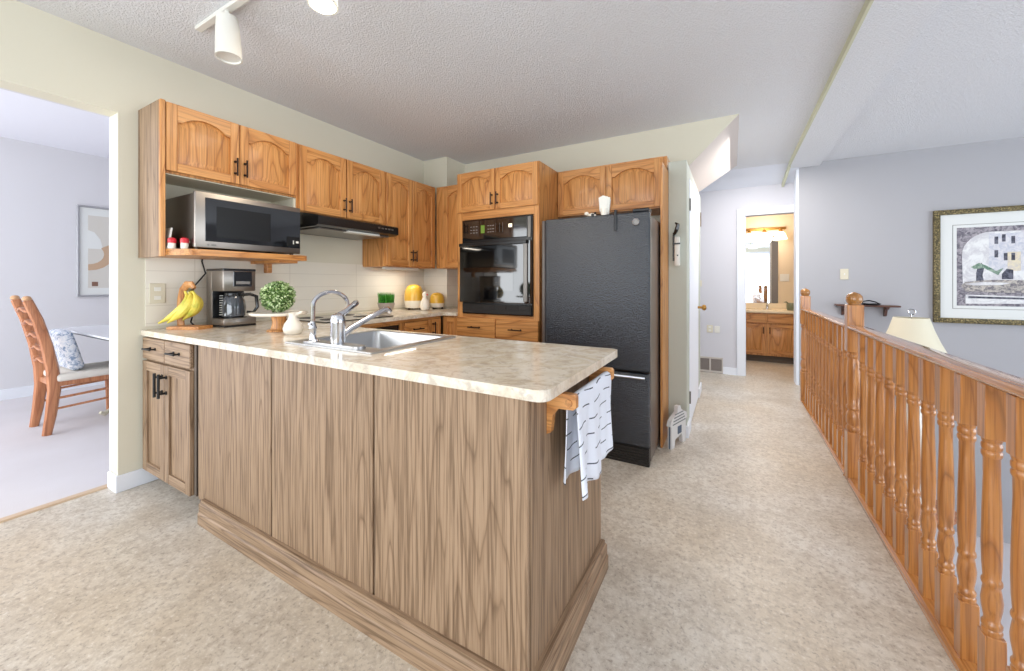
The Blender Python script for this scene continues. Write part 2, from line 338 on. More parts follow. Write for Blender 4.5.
# ---------------------------------------------------------------- cabinet pieces
def FY(x0, y0, z0): return lambda u, v, d: (x0+u, y0-d, z0+v)        # faces -y
def FX(x0, y0, z0): return lambda u, v, d: (x0+d, y0+u, z0+v)        # faces +x
def bx(b, mp, u0, u1, v0, v1, d0, d1, bev=0.0):
    p, q = mp(u0, v0, d0), mp(u1, v1, d1)
    b.box(min(p[0], q[0]), max(p[0], q[0]), min(p[1], q[1]), max(p[1], q[1]), min(p[2], q[2]), max(p[2], q[2]), bev)
def door(parent, mp, w, h, mats, arch=0.045, s=0.055, raised=True, name='door'):
    b = MB(); t = 0.020
    b.mat(0); bx(b, mp, 0, s, 0, h, 0, t, 0.0025); bx(b, mp, w-s, w, 0, h, 0, t, 0.0025)
    b.mat(1); bx(b, mp, s, w-s, 0, s, 0, t-0.001, 0.0015)
    n = 14 if arch > 0 else 1
    def top(x): 
        q = (x-s)/(w-2*s); q = min(1, max(0, q)); e = 0.07
        if arch <= 0: return h-s
        if q < e or q > 1-e: return h-s-arch
        q = (q-e)/(1-2*e); return h-s-arch*(1-math.sin(math.pi*q)**0.75)
    xs = [s+(w-2*s)*i/n for i in range(n+1)]
    b.prism([(x, top(x)) for x in xs]+[(w-s, h), (s, h)], mp, 0, t-0.001)
    b.mat(0)
    if raised:
        ins = 0.032; A = [(s, s), (w-s, s)]+[(x, top(x)) for x in xs[::-1]]
        xi = [s+ins+(w-2*s-2*ins)*i/n for i in range(n+1)]
        B = [(s+ins, s+ins), (w-s-ins, s+ins)]+[(x, top(s+(w-2*s)*(i/n))-ins) for i, x in list(enumerate(xi))[::-1]]
        va = [b.bm.verts.new(mp(u, v, 0.005)) for u, v in A]; vb = [b.bm.verts.new(mp(u, v, 0.0165)) for u, v in B]
        N_ = len(A); fs = [b.bm.faces.new(vb)]
        for i in range(N_): fs.append(b.bm.faces.new((va[i], va[(i+1) % N_], vb[(i+1) % N_], vb[i])))
        b._tag(fs)
    else: bx(b, mp, s, w-s, s, h-s, 0, 0.008)
    return b.build(name, mats, parent)
def drawer(parent, mp, w, h, mats, name='drawer'):
    b = MB(); b.mat(1); bx(b, mp, 0, w, 0, h, 0, 0.020, 0.004); return b.build(name, mats, parent)
def pull(parent, mp, u, v, L=0.10, vertical=True, m=bronze, stand=0.03, r=0.0055, t=0.02):
    b = MB(); h = L/2
    e = [(u, v-h), (u, v+h)] if vertical else [(u-h, v), (u+h, v)]
    b.tube([mp(e[0][0], e[0][1], t+stand), mp(e[1][0], e[1][1], t+stand)], r, 8)
    for f in (-0.66, 0.66):
        p = (u, v+f*h) if vertical else (u+f*h, v)
        b.tube([mp(p[0], p[1], t-0.002), mp(p[0], p[1], t+stand)], r*0.8, 8)
        b.tube([mp(p[0], p[1], t-0.002), mp(p[0], p[1], t+0.004)], r*1.5, 8)
    return b.build('handle', m, parent)
oy = [oakV, oakX]; ox = [oakV, oakY]

# --- wall cabinet over the microwave, with its long end panel and shelf
XU = -2.74
c = thing('wall_cabinet', 'golden oak wall cabinet with open microwave shelf and grey-brown end panel by the dining doorway', 'cabinet', (XL, 0.892, 1.34), 'golden oak wall cabinets')
b = MB(); b.box(XL+0.003, XU, 0.912, 1.66, 1.80, 2.2).mat(1).box(XL+0.003, XL+0.012, 0.912, 1.66, 1.375, 1.80); b.build('body', [oakV, liner], c, smooth=False)
b = MB(); b.box(XL+0.003, XU, 0.912, 1.655, 1.796, 1.803); b.build('underside', liner, c, smooth=False)
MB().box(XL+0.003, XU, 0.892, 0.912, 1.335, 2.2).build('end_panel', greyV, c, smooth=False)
MB().box(XU-0.001, XU+0.021, 0.892, 0.915, 1.335, 2.2, 0.002).build('face_stile', oakV, c)
MB().box(XL+0.003, XU, 1.645, 1.66, 1.62, 1.80).build('side_panel', liner, c, smooth=False)
b = MB(); b.prism([(XL+0.003, 0.912), (XU+0.02, 0.915), (-2.60, 0.99), (-2.585, 1.03), (-2.585, 1.62), (-2.60, 1.655), (XL+0.003, 1.655)], lambda u, v, d: (u, v, d), 1.343, 1.378)
b.box(-2.95, -2.90, 1.55, 1.585, 1.26, 1.343, 0.004); b.box(XL+0.003, -2.65, 1.50, 1.62, 1.325, 1.343)
b.build('shelf', oakY, c)
for i, (y0, w) in enumerate(((0.919, 0.366), (1.290, 0.362))):
    d = door(c, FX(XU+0.001, y0, 1.815), w, 0.38, ox, 0.05, 0.05)
    pull(d, FX(XU+0.001, y0, 1.815), w-0.025 if i == 0 else 0.025, 0.10, 0.11)
# --- wall cabinet over the hood
c = thing('wall_cabinet', 'golden oak two-door wall cabinet above the black range hood', 'cabinet', (XL, 1.665, 1.71), 'golden oak wall cabinets')
MB().box(XL+0.003, XU, 1.663, 2.476, 1.708, 2.2).build('body', oakV, c, smooth=False)
for i, (y0, w) in enumerate(((1.680, 0.388), (2.078, 0.388))):
    d = door(c, FX(XU+0.001, y0, 1.715), w, 0.478, ox, 0.055, 0.055)
    pull(d, FX(XU+0.001, y0, 1.715), w-0.022 if i == 0 else 0.022, 0.10, 0.11)
# --- tall corner wall cabinet
c = thing('wall_cabinet', 'tall golden oak two-door wall cabinet in the corner right of the range hood', 'cabinet', (XL, 2.48, 1.34), 'golden oak wall cabinets')
MB().box(XL+0.003, XU, 2.478, 3.17, 1.34, 2.2).build('body', oakV, c, smooth=False)
for i, (y0, w) in enumerate(((2.495, 0.325), (2.827, 0.325))):
    d = door(c, FX(XU+0.001, y0, 1.35), w, 0.84, ox, 0.05, 0.055)
    pull(d, FX(XU+0.001, y0, 1.35), w-0.022 if i == 0 else 0.022, 0.10, 0.11)
# --- wall cabinet on the back wall
c = thing('wall_cabinet', 'narrow golden oak wall cabinet between the corner and the oven tower', 'cabinet', (-2.5, 3.6, 1.34), 'golden oak wall cabinets')
MB().box(-2.73, -2.232, 3.185, 3.31, 1.34, 2.2).box(-2.69, -2.232, 3.31, 3.64, 1.34, 2.2).build('body', oakV, c, smooth=False)
d = door(c, FY(-2.62, 3.184, 1.35), 0.37, 0.84, oy, 0.05, 0.055)
# under-cabinet light
u = tag(MB().box(-2.86, -2.81, 2.56, 3.0, 1.315, 1.339, 0.004).build('undercabinet_light', [whitepl], origin=(-2.83, 2.78, 1.315)), 'white strip light fixed under the tall corner wall cabinet', 'light fixture')

# --- oven tower
YO = 2.896
c = thing('oven_cabinet', 'tall golden oak cabinet that houses the black wall oven', 'cabinet', (-1.8, 3.2, 0))
b = MB(); b.box(-2.226, -2.206, YO+0.02, 3.64, 0.1, 2.2).box(-1.403, -1.383, YO+0.02, 3.64, 0.1, 2.2).box(-2.206, -1.403, YO+0.3, 3.64, 0.1, 2.2).box(-2.206, -1.403, YO+0.04, YO+0.3, 1.80, 2.2).box(-2.206, -1.403, YO+0.04, YO+0.3, 0.1, 0.87); b.build('body', oakV, c, smooth=False)
b = MB(); b.box(-2.226, -2.165, YO, YO+0.02, 0.1, 2.2).box(-1.435, -1.383, YO, YO+0.02, 0.1, 2.2); b.mat(1).box(-2.165, -1.435, YO, YO+0.02, 1.765, 2.2).box(-2.165, -1.435, YO, YO+0.02, 0.1, 0.905); b.build('face_frame', oy, c, smooth=False)
for i, x0 in enumerate((-2.218, -1.800)):
    w = 0.41; d = door(c, FY(x0, YO-0.001, 1.835), w, 0.36, oy, 0.045, 0.05); pull(d, FY(x0, YO-0.001, 1.835), w-0.025 if i == 0 else 0.025, 0.09, 0.11)
for i, x0 in enumerate((-2.220, -1.798)):
    w = 0.415; d = drawer(c, FY(x0, YO-0.001, 0.70), w, 0.172, oy); pull(d, FY(x0, YO-0.001, 0.70), w/2, 0.088, 0.13, False)
for i, x0 in enumerate((-2.220, -1.798)): door(c, FY(x0, YO-0.001, 0.12), 0.415, 0.57, oy, 0, 0.055)
MB().box(-2.22, -1.39, YO+0.06, YO+0.1, 0, 0.1).build('toe_kick', toe, c, smooth=False)

# --- wall oven
x0, x1, z0, z1, yf = -2.160, -1.437, 0.912, 1.757, YO-0.022
o = thing('wall_oven', 'black built-in wall oven with glass door in the oak tower', 'oven', (-1.8, 3.1, z0))
b = MB(); b.box(x0+0.01, x1-0.01, YO-0.002, YO+0.28, z0+0.005, z1-0.005).box(x0, x1, YO-0.018, YO-0.002, z0, z1, 0.003); b.build('body', black, o)
MB().box(x0+0.01, x1-0.045, yf-0.008, YO-0.018, 1.575, z1-0.01, 0.003).build('control_panel', glassblack, o)
MB().box(x1-0.043, x1-0.012, yf-0.006, YO-0.018, 1.565, z1-0.012, 0.003).build('panel_trim', greytrim, o)
cp = FY(x0, yf-0.0082, 0)
b = MB(); bx(b, cp, 0.215, 0.255, 1.63, 1.70, 0, 0.001); b.build('display', led_g, o, smooth=False)
b = MB(); bx(b, cp, 0.50, 0.535, 1.665, 1.695, 0, 0.001); b.build('indicator_light', led_w, o, smooth=False)
for u0 in (0.10, 0.13, 0.16, 0.285, 0.31, 0.335):
    for v0 in (1.635, 1.66, 1.69):
        b = MB(); bx(b, cp, u0, u0+0.018, v0, v0+0.005, 0, 0.0008); b.build('touch_button', ventm, o, smooth=False)
b = MB(); bx(b, cp, 0.37, 0.372, 1.63, 1.71, 0, 0.001); bx(b, cp, 0.41, 0.412, 1.63, 1.71, 0, 0.001); bx(b, cp, 0.44, 0.443, 1.63, 1.71, 0, 0.001); b.build('panel_lines', greytrim, o, smooth=False)
dd = MB().box(x0-0.012, x1-0.006, yf-0.022, YO-0.018, 1.015, 1.545, 0.004).build('oven_door', glassblack, o)
MB().box(x0+0.13, x1-0.17, yf-0.0235, yf-0.021, 1.12, 1.40).build('door_window', ovenwin, dd, smooth=False)
MB().box(x1-0.07, x1-0.03, yf-0.032, yf-0.02, 1.03, 1.535, 0.004).build('door_trim', greytrim, dd)
MB().box(x0-0.005, x1-0.03, yf-0.046, yf-0.02, 1.515, 1.545, 0.005).build('handle', black, dd)
b = MB(); b.box(x0+0.01, x1-0.01, yf-0.002, YO-0.018, z0+0.005, 1.000, 0.003)
for i in range(6): b.box(x0+0.02+i*0.117, x0+0.118+i*0.117, yf-0.007, yf-0.002, 0.955, 0.990, 0.002)
b.build('vent_grille', grille_m, o)

# --- cabinet over the fridge and the deep end panel
YF = 3.285
c = thing('fridge_cabinet', 'golden oak two-door wall cabinet above the black refrigerator', 'cabinet', (-0.93, 3.45, 1.8))
MB().box(-1.381, -0.477, YF+0.02, 3.64, 1.79, 2.2).build('body', oakV, c, smooth=False)
b = MB(); b.mat(0).box(-1.381, -1.36, YF, YF+0.02, 1.79, 2.2).box(-0.50, -0.477, YF, YF+0.02, 1.79, 2.2).mat(1).box(-1.36, -0.5, YF, YF+0.02, 1.79, 2.2); b.build('face_frame', oy, c, smooth=False)
for i, x0_ in enumerate((-1.372, -0.930)):
    w = 0.438; d = door(c, FY(x0_, YF-0.001, 1.80), w, 0.385, oy, 0.055, 0.05); pull(d, FY(x0_, YF-0.001, 1.80), w-0.025 if i == 0 else 0.025, 0.06, 0.11)
e = tag(MB().box(-0.475, -0.447, 3.29, 3.64, 0, 2.2).box(-0.4465, -0.432, 2.96, 3.289, 0, 2.06).build('cabinet_end_panel', oakV, origin=(-0.46, 3.3, 0), smooth=False), 'tall thin oak end panel standing right of the refrigerator', 'panel')

# --- refrigerator
fx0, fx1, fy0 = -1.215, -0.454, 2.58
o = thing('refrigerator', 'black pebbled refrigerator with bottom freezer', 'refrigerator', (-0.85, 2.95, 0))
MB().box(fx0+0.005, fx1-0.004, fy0+0.062, 3.27, 0.02, 1.635, 0.006).build('body', fridgeside, o)
d = MB().box(fx0+0.028, fx1, fy0, fy0+0.055, 0.612, 1.65, 0.012, 3).build('door', pebble, o)
MB().box(fx0, fx0+0.026, fy0+0.004, fy0+0.055, 0.612, 1.645, 0.006).build('door_handle', fridgeside, d)
b = MB(); b.lathe([(0.021, 0), (0.021, -0.003), (0.0005, -0.003)], fx1-0.085, fy0+0.001, 1.585, 20, 'y'); b.build('round_badge', greytrim, d)
b = MB(); b.tube([(fx1-0.085+0.021*math.cos(t), fy0-0.003, 1.585+0.021*math.sin(t)) for t in [i*2*math.pi/18 for i in range(19)]], 0.0025, 6); b.build('badge_ring', chrome, d)
MB().box(fx1-0.225, fx1-0.208, fy0-0.012, fy0+0.02, 1.535, 1.675, 0.003).build('clip', black, d)
MB().box(fx1-0.11, fx1-0.005, fy0+0.01, fy0+0.10, 1.65, 1.672, 0.005).build('hinge_cover', black, o)
MB().tube([(fx1+0.002, fy0+0.02, 1.60), (fx1+0.002, fy0+0.02, 0.62)], 0.004, 6).build('door_edge_trim', steel, d)
d = MB().box(fx0, fx1, fy0, fy0+0.055, 0.125, 0.60, 0.012, 3).build('freezer_drawer', pebble, o)
b = MB(); b.tube([(fx0+0.05, fy0-0.045, 0.585), (fx1-0.02, fy0-0.045, 0.585)], 0.011, 10)
for x in (fx0+0.08, fx1-0.04): b.tube([(x, fy0+0.002, 0.585), (x, fy0-0.045, 0.585)], 0.008, 8)
b.build('handle', chrome, d)
b = MB(); b.box(fx0+0.01, fx1-0.006, fy0+0.02, fy0+0.06, 0.0, 0.118)
for i in range(6): b.box(fx0+0.02, fx1-0.01, fy0+0.010, fy0+0.02, 0.014+i*0.017, 0.023+i*0.017, 0.002)
b.build('base_grille', grille_m, o)

# things on top of the refrigerator
o = thing('paper_napkin_cup', 'small white cup of white paper napkins standing on the refrigerator', 'cup', (-0.80, 2.76, 1.636))
MB().lathe([(0.02, 0), (0.024, 0.05), (0.028, 0.09), (0.0285, 0.09)], -0.80, 2.76, 1.636, 14).build('cup', ceramic, o)
b = MB()
for i in range(5):
    a_ = i*0.5-1.0; b.prism([(-0.022, 0.07), (0.022, 0.07), (0.035, 0.175), (0.0, 0.185), (-0.03, 0.17)], lambda u, v, d, a_=a_: (-0.80+u*math.cos(a_*0.5)+0.012*math.sin(i*2), 2.745+i*0.007+u*0.2+d, 1.636+v-0.02*abs(a_)), 0, 0.003)
b.build('napkin', whitepl, o, smooth=False)
o = thing('cow_figurine', 'tiny black and white cow figurine beside the napkin cup on the refrigerator', 'figurine', (-0.885, 2.74, 1.636))
b = MB(); b.sphere((-0.885, 2.74, 1.675), 0.022, 1.5, 0.9, 1); b.sphere((-0.923, 2.735, 1.695), 0.014, 1.2, 0.9, 1)
for sx in (-0.022, 0.022):
    for sy in (-0.01, 0.01): b.tube([(-0.885+sx, 2.74+sy, 1.636), (-0.885+sx, 2.74+sy, 1.668)], 0.006, 8)
b.build('body', ceramic, o)
b = MB(); b.sphere((-0.875, 2.723, 1.68), 0.010, 1.3, 0.5, 1).sphere((-0.90, 2.725, 1.67), 0.008, 1, 0.5, 1).sphere((-0.86, 2.735, 1.693), 0.009, 1, 0.8, 0.8); b.build('black_patch', black, o)

# ---------------------------------------------------------------- base cabinets on the kitchen side
XB = -2.42
c = thing('base_cabinet', 'golden oak base cabinet under the cooktop along the tiled wall', 'cabinet', (-2.7, 2.3, 0))
b = MB(); b.box(XL+0.003, XB-0.02, 1.66, 2.88, 0.1, 0.878); b.box(XL+0.05, XB-0.08, 1.66, 2.88, 0, 0.1); b.build('body', oakV, c, smooth=False)
b = MB(); b.mat(1).box(XB-0.02, XB, 1.66, 2.88, 0.85, 0.878).mat(0)
for y0, y1 in ((1.66, 1.74), (2.36, 2.40), (2.86, 2.88)): b.box(XB-0.02, XB, y0, y1, 0.1, 0.85)
b.build('face_frame', ox, c, smooth=False)
MB().box(XB-0.03, XB-0.015, 1.74, 2.36, 0.12, 0.835).build('black_front', black, c)
d = drawer(c, FX(XB, 2.402, 0.70), 0.28, 0.148, ox); pull(d, FX(XB, 2.402, 0.70), 0.14, 0.085, 0.12, False)
door(c, FX(XB, 2.402, 0.12), 0.28, 0.565, ox, 0, 0.05)
d = door(c, FX(XB, 2.69, 0.12), 0.175, 0.73, ox, 0, 0.045); pull(d, FX(XB, 2.69, 0.12), 0.06, 0.65, 0.12)
c = thing('base_cabinet', 'narrow golden oak base cabinet filling the corner beside the oven tower', 'cabinet', (-2.33, 3.3, 0))
MB().box(-2.42, -2.230, 2.915, 3.64, 0.1, 0.878).build('body', oakV, c, smooth=False)
door(c, FY(-2.398, 2.914, 0.12), 0.165, 0.74, oy, 0, 0.045)

# ---------------------------------------------------------------- peninsula
YP = 0.925
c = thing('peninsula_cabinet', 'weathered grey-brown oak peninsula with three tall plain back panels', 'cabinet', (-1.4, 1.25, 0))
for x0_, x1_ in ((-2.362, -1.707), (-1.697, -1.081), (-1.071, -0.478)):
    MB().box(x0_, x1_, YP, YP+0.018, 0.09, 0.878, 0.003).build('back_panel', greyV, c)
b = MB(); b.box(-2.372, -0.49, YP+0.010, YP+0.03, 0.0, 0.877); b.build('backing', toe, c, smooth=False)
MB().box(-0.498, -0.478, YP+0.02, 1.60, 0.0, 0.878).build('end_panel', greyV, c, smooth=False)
MB().box(-2.30, -0.498, 1.585, 1.60, 0.1, 0.878).build('inner_face', oakV, c, smooth=False)
pf = [(0, 0), (0.032, 0), (0.032, 0.052), (0.027, 0.058), (0.027, 0.096), (0.018, 0.104), (0.018, 0.114), (0, 0.114)]
def mould(name, Pa, Pb, m):
    b = MB(); va = [b.bm.verts.new(p) for p in Pa]; vb = [b.bm.verts.new(p) for p in Pb]; n_ = len(pf)
    for i in range(n_): b.bm.faces.new((va[i], va[(i+1) % n_], vb[(i+1) % n_], vb[i]))
    b.bm.faces.new(va[::-1]); b.bm.faces.new(vb); b.build(name, m, c, smooth=False)
mould('base_moulding', [(-2.288, YP-u, v) for u, v in pf], [(-0.478+u, YP-u, v) for u, v in pf], greyX)
mould('base_moulding', [(-0.478+u, YP-u, v) for u, v in pf], [(-0.478+u, 1.60, v) for u, v in pf], greyY)

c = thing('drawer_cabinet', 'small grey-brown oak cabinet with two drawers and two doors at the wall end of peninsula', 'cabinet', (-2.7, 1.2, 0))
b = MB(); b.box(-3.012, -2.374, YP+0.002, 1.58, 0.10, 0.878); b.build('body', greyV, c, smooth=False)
MB().box(-2.95, -2.374, 1.22, 1.56, 0, 0.1).build('toe_kick', toe, c, smooth=False)
MB().box(-2.395, -2.374, YP-0.003, YP+0.02, 0.10, 0.877).build('gap_shade_strip', toe, c, smooth=False)  # dark strip painted in for the shaded gap beside the panels
gy = [greyV, greyX]
for x0_, w in ((-3.010, 0.297), (-2.708, 0.300)):
    d = drawer(c, FY(x0_, YP+0.001, 0.748), w, 0.122, gy); pull(d, FY(x0_, YP+0.001, 0.748), w/2, 0.066, 0.10, False, blackmat)
for i, (x0_, w) in enumerate(((-3.010, 0.297), (-2.708, 0.300))):
    d = door(c, FY(x0_, YP+0.001, 0.095), w, 0.640, gy, 0, 0.052, False); pull(d, FY(x0_, YP+0.001, 0.095), w-0.024 if i == 0 else 0.024, 0.535, 0.13, True, blackmat, 0.034, 0.007)

# worktop
b = MB(); T0, T1 = 0.879, 0.910
fz = lambda u, v, d: (u, v, d)
def slab(pts): b.prism(pts, fz, T0, T1)
slab([(XL, 0.905), (-1.77, 0.905), (-1.77, 1.64), (XL, 1.64)])
slab([(-1.77, 0.905), (-1.25, 0.905), (-1.25, 1.115), (-1.77, 1.115)])
slab([(-1.77, 1.545), (-1.25, 1.545), (-1.25, 1.64), (-1.77, 1.64)])
rc = 0.035
cor = [(-0.415-rc+rc*math.sin(t), 0.905+rc-rc*math.cos(t)) for t in [i*math.pi/2/6 for i in range(7)]]
slab([(-1.25, 0.905)]+cor+[(-0.415, 1.625), (-0.43, 1.64), (-1.25, 1.64)])
slab([(XL, 1.64), (-2.38, 1.64), (-2.38, 3.32), (XL, 3.32)])
slab([(-2.69, 3.32), (-2.38, 3.32), (-2.38, 3.642), (-2.69, 3.642)])
slab([(-2.38, 2.88), (-2.230, 2.88), (-2.230, 3.642), (-2.38, 3.642)])
wt = tag(b.build('countertop', counter, origin=(-1.8, 1.3, T0), smooth=False), 'cream marbled laminate countertop running from the peninsula around to the oven tower', 'countertop')

# sink
c = thing('kitchen_sink', 'stainless steel drop-in sink in the peninsula countertop', 'sink', (-1.5, 1.3, 0.911))
b = MB()
b.prism([(-1.80, 1.04), (-1.22, 1.04), (-1.22, 1.125), (-1.80, 1.125)], fz, 0.911, 0.917); b.prism([(-1.80, 1.54), (-1.22, 1.54), (-1.22, 1.57), (-1.80, 1.57)], fz, 0.911, 0.917)
b.prism([(-1.80, 1.125), (-1.76, 1.125), (-1.76, 1.54), (-1.80, 1.54)], fz, 0.911, 0.917); b.prism([(-1.26, 1.125), (-1.22, 1.125), (-1.22, 1.54), (-1.26, 1.54)], fz, 0.911, 0.917)
b.build('rim', sinksteel, c, smooth=False)
b = MB()
def rr(x0, x1, y0, y1, r, n=5):
    P = []
    for cx_, cy_, a0 in ((x1-r, y1-r, 0), (x0+r, y1-r, 90), (x0+r, y0+r, 180), (x1-r, y0+r, 270)):
        for i in range(n+1): t = math.radians(a0+90*i/n); P.append((cx_+r*math.cos(t), cy_+r*math.sin(t)))
    return P
lv = [(0.0, 0.914, 0.03), (0.004, 0.90, 0.03), (0.012, 0.76, 0.05), (0.035, 0.735, 0.05)]
rings = [[b.bm.verts.new((x, y, z)) for x, y in rr(-1.76+i_, -1.26-i_, 1.125+i_, 1.54-i_, r_)] for i_, z, r_ in lv]
for p, q in zip(rings, rings[1:]):
    for i in range(len(p)): b.bm.faces.new((p[i], p[(i+1) % len(p)], q[(i+1) % len(p)], q[i]))
b.bm.faces.new(rings[-1])
b.build('basin', sinksteel, c, ang=50)
MB().lathe([(0.04, 0), (0.042, 0.003), (0.03, 0.004), (0.02, 0.002)], -1.51, 1.33, 0.736, 18).build('drain', chrome, c)
# main faucet
c = thing('kitchen_faucet', 'chrome single-lever faucet with low straight spout at the middle of the sink deck', 'faucet', (-1.48, 1.085, 0.917))
b = MB(); b.prism(rr(-1.70, -1.32, 1.053, 1.112, 0.028), fz, 0.917, 0.928); b.build('base_plate', sinksteel, c)
MB().lathe([(0.030, 0), (0.031, 0.01), (0.030, 0.085), (0.031, 0.09), (0.030, 0.105), (0.024, 0.122), (0.010, 0.130)], -1.482, 1.085, 0.928, 20).build('body', chrome, c)
MB().tube([(-1.482, 1.10, 0.955), (-1.482, 1.15, 0.985), (-1.482, 1.25, 1.025), (-1.485, 1.34, 1.056), (-1.487, 1.37, 1.058), (-1.487, 1.385, 1.045)], [0.017, 0.014, 0.012, 0.0125, 0.013, 0.012], 12).build('spout', chrome, c)
MB().tube([(-1.482, 1.09, 1.045), (-1.485, 1.13, 1.065), (-1.495, 1.185, 1.095), (-1.50, 1.20, 1.098)], [0.010, 0.008, 0.009, 0.007], 10, 1.6).build('lever', chrome, c)
# small gooseneck tap
c = thing('filter_tap', 'slim chrome gooseneck tap left of the main sink faucet', 'faucet', (-1.617, 1.06, 0.917))
MB().lathe([(0.024, 0), (0.024, 0.004), (0.016, 0.012), (0.013, 0.03), (0.015, 0.055), (0.018, 0.06), (0.015, 0.07), (0.010, 0.09)], -1.617, 1.058, 0.928, 16).build('body', chrome, c)
pts = [(-1.617, 1.058, 1.0), (-1.617, 1.058, 1.08)]+[(-1.617, 1.147-0.089*math.cos(t), 1.085+0.062*math.sin(t)) for t in [math.radians(x) for x in range(15, 166, 15)]]+[(-1.617, 1.240, 1.068)]
MB().tube(pts, 0.0095, 10).build('spout', chrome, c)
MB().tube([(-1.617, 1.06, 1.0), (-1.60, 1.03, 1.01)], 0.006, 8).build('lever', chrome, c)

# cooktop
c = thing('cooktop', 'flat black glass cooktop set in the counter below the range hood', 'cooktop', (-2.70, 1.99, 0.9105))
MB().box(-2.965, -2.43, 1.69, 2.30, 0.9105, 0.918, 0.002).build('glass', glassblack, c)
b = MB()
for x_, y_ in ((-2.83, 1.84), (-2.83, 2.13), (-2.58, 1.84), (-2.58, 2.13)): b.lathe([(0.085, 0), (0.085, 0.0008), (0.08, 0.0008)], x_, y_, 0.918, 28)
b.build('burner_marks', grille_m, c)
# range hood
c = thing('range_hood', 'black slim range hood under the oak cabinet over the cooktop', 'range hood', (-2.75, 2.05, 1.585))
MB().prism([(XL+0.003, 1.705), (-2.735, 1.705), (-2.51, 1.668), (-2.50, 1.660), (-2.50, 1.600), (-2.53, 1.590), (XL+0.003, 1.585)], lambda u, v, d: (u, d, v), 1.675, 2.42).build('body', black, c)
MB().box(-2.95, -2.56, 1.72, 2.37, 1.578, 1.587, 0.002).build('filter', greytrim, c)
MB().box(-2.60, -2.535, 1.95, 2.25, 1.574, 1.588, 0.002).build('light_lens', whitepl, c)
b = MB()
for i in range(5): b.box(-2.501, -2.497, 2.20+i*0.035, 2.222+i*0.035, 1.632, 1.642)
b.build('buttons', greytrim, c, smooth=False)

# microwave
mx, my0, my1 = -2.585, 0.998, 1.600
c = thing('microwave_oven', 'stainless steel microwave with dark glass door on the oak cabinet shelf', 'microwave', (-2.78, 1.3, 1.379))
MB().box(-2.985, mx-0.03, my0+0.004, my1-0.004, 1.392, 1.695, 0.004).build('body', steel, c)
d = MB().box(mx-0.03, mx, my0, my1, 1.388, 1.702, 0.005, 2).build('door', steel, c)
MB().box(mx-0.004, mx+0.003, 1.045, my1-0.003, 1.425, 1.672, 0.001).build('door_glass', glassblack, d)
MB().box(mx+0.002, mx+0.0042, 1.10, 1.40, 1.452, 1.63).build('window', cavity, d, smooth=False)
MB().box(mx+0.002, mx+0.0048, 1.505, 1.594, 1.437, 1.50).build('display', cavity, c, smooth=False)
b = MB(); 
for y_ in (1.545, 1.548): b.box(mx+0.0045, mx+0.0055, y_, y_+0.004, 1.45, 1.475)
b.box(mx+0.0045, mx+0.0055, 1.566, 1.584, 1.458, 1.472)
b.build('display_digits', whitepl, c, smooth=False)
b = MB(); b.lathe([(0.006, 0), (0.006, 0.001), (0.004, 0.001)], mx, 1.06, 1.405, 12, 'x'); b.box(mx, mx+0.001, 1.075, 1.10, 1.400, 1.410); b.build('brand_mark', greytrim, c, smooth=False)
for y_ in (1.03, 1.57):
    for x_ in (-2.95, -2.64): MB().lathe([(0.012, 0), (0.012, 0.014)], x_, y_, 1.379, 10).build('foot', black, c)
MB().lathe([(0.006, -0.004), (0.006, 0.004), (0.003, 0.006)], -2.66, my0+0.004, 1.42, 10, 'y').build('side_screw', whitepl, c)
# little things beside the microwave
for x_, y_, lab in ((-2.705, 0.938, 'small jar with round red cap nearest the end panel on the microwave shelf'), (-2.650, 0.975, 'small jar with round red cap at the front left corner of the microwave')):
    c = thing('spice_jar', lab, 'jar', (x_, y_, 1.379), 'red-capped jars on the microwave shelf')
    MB().lathe([(0.016, 0), (0.018, 0.004), (0.018, 0.03), (0.014, 0.034)], x_, y_, 1.379, 14).build('jar', ceramic, c)
    MB().lathe([(0.019, 0.032), (0.021, 0.04), (0.019, 0.056), (0.010, 0.062)], x_, y_, 1.379, 14).build('lid', red, c)
tag(MB().box(-2.90, -2.72, -0.004, 0.004, 0, 0.12, 0.001).xf(Matrix.Translation((0, 0.925, 1.379)) @ Matrix.Rotation(math.radians(-9), 4, 'X')).build('booklet', whitepl, origin=(-2.8, 0.925, 1.379)), 'thin white booklet leaning by the end panel left of the microwave', 'booklet')
c = thing('napkin_holder', 'small slatted wooden holder behind the red-capped jars left of the microwave', 'holder', (-2.88, 0.968, 1.379))
b = MB(); b.box(-2.95, -2.81, 0.950, 0.990, 1.379, 1.388)
for i in range(5): b.box(-2.945+i*0.029, -2.930+i*0.029, 0.964, 0.976, 1.388, 1.50)
b.build('rack', oakV, c)

# ---------------------------------------------------------------- things on the countertop
Z = 0.9105
RV, WV = Vector((0.87, 0.493, 0)), Vector((-0.493, 0.87, 0))
def at(cx_, cy_, r, w, z): p = Vector((cx_, cy_, 0))+RV*r+WV*w; return (p.x, p.y, Z+z)
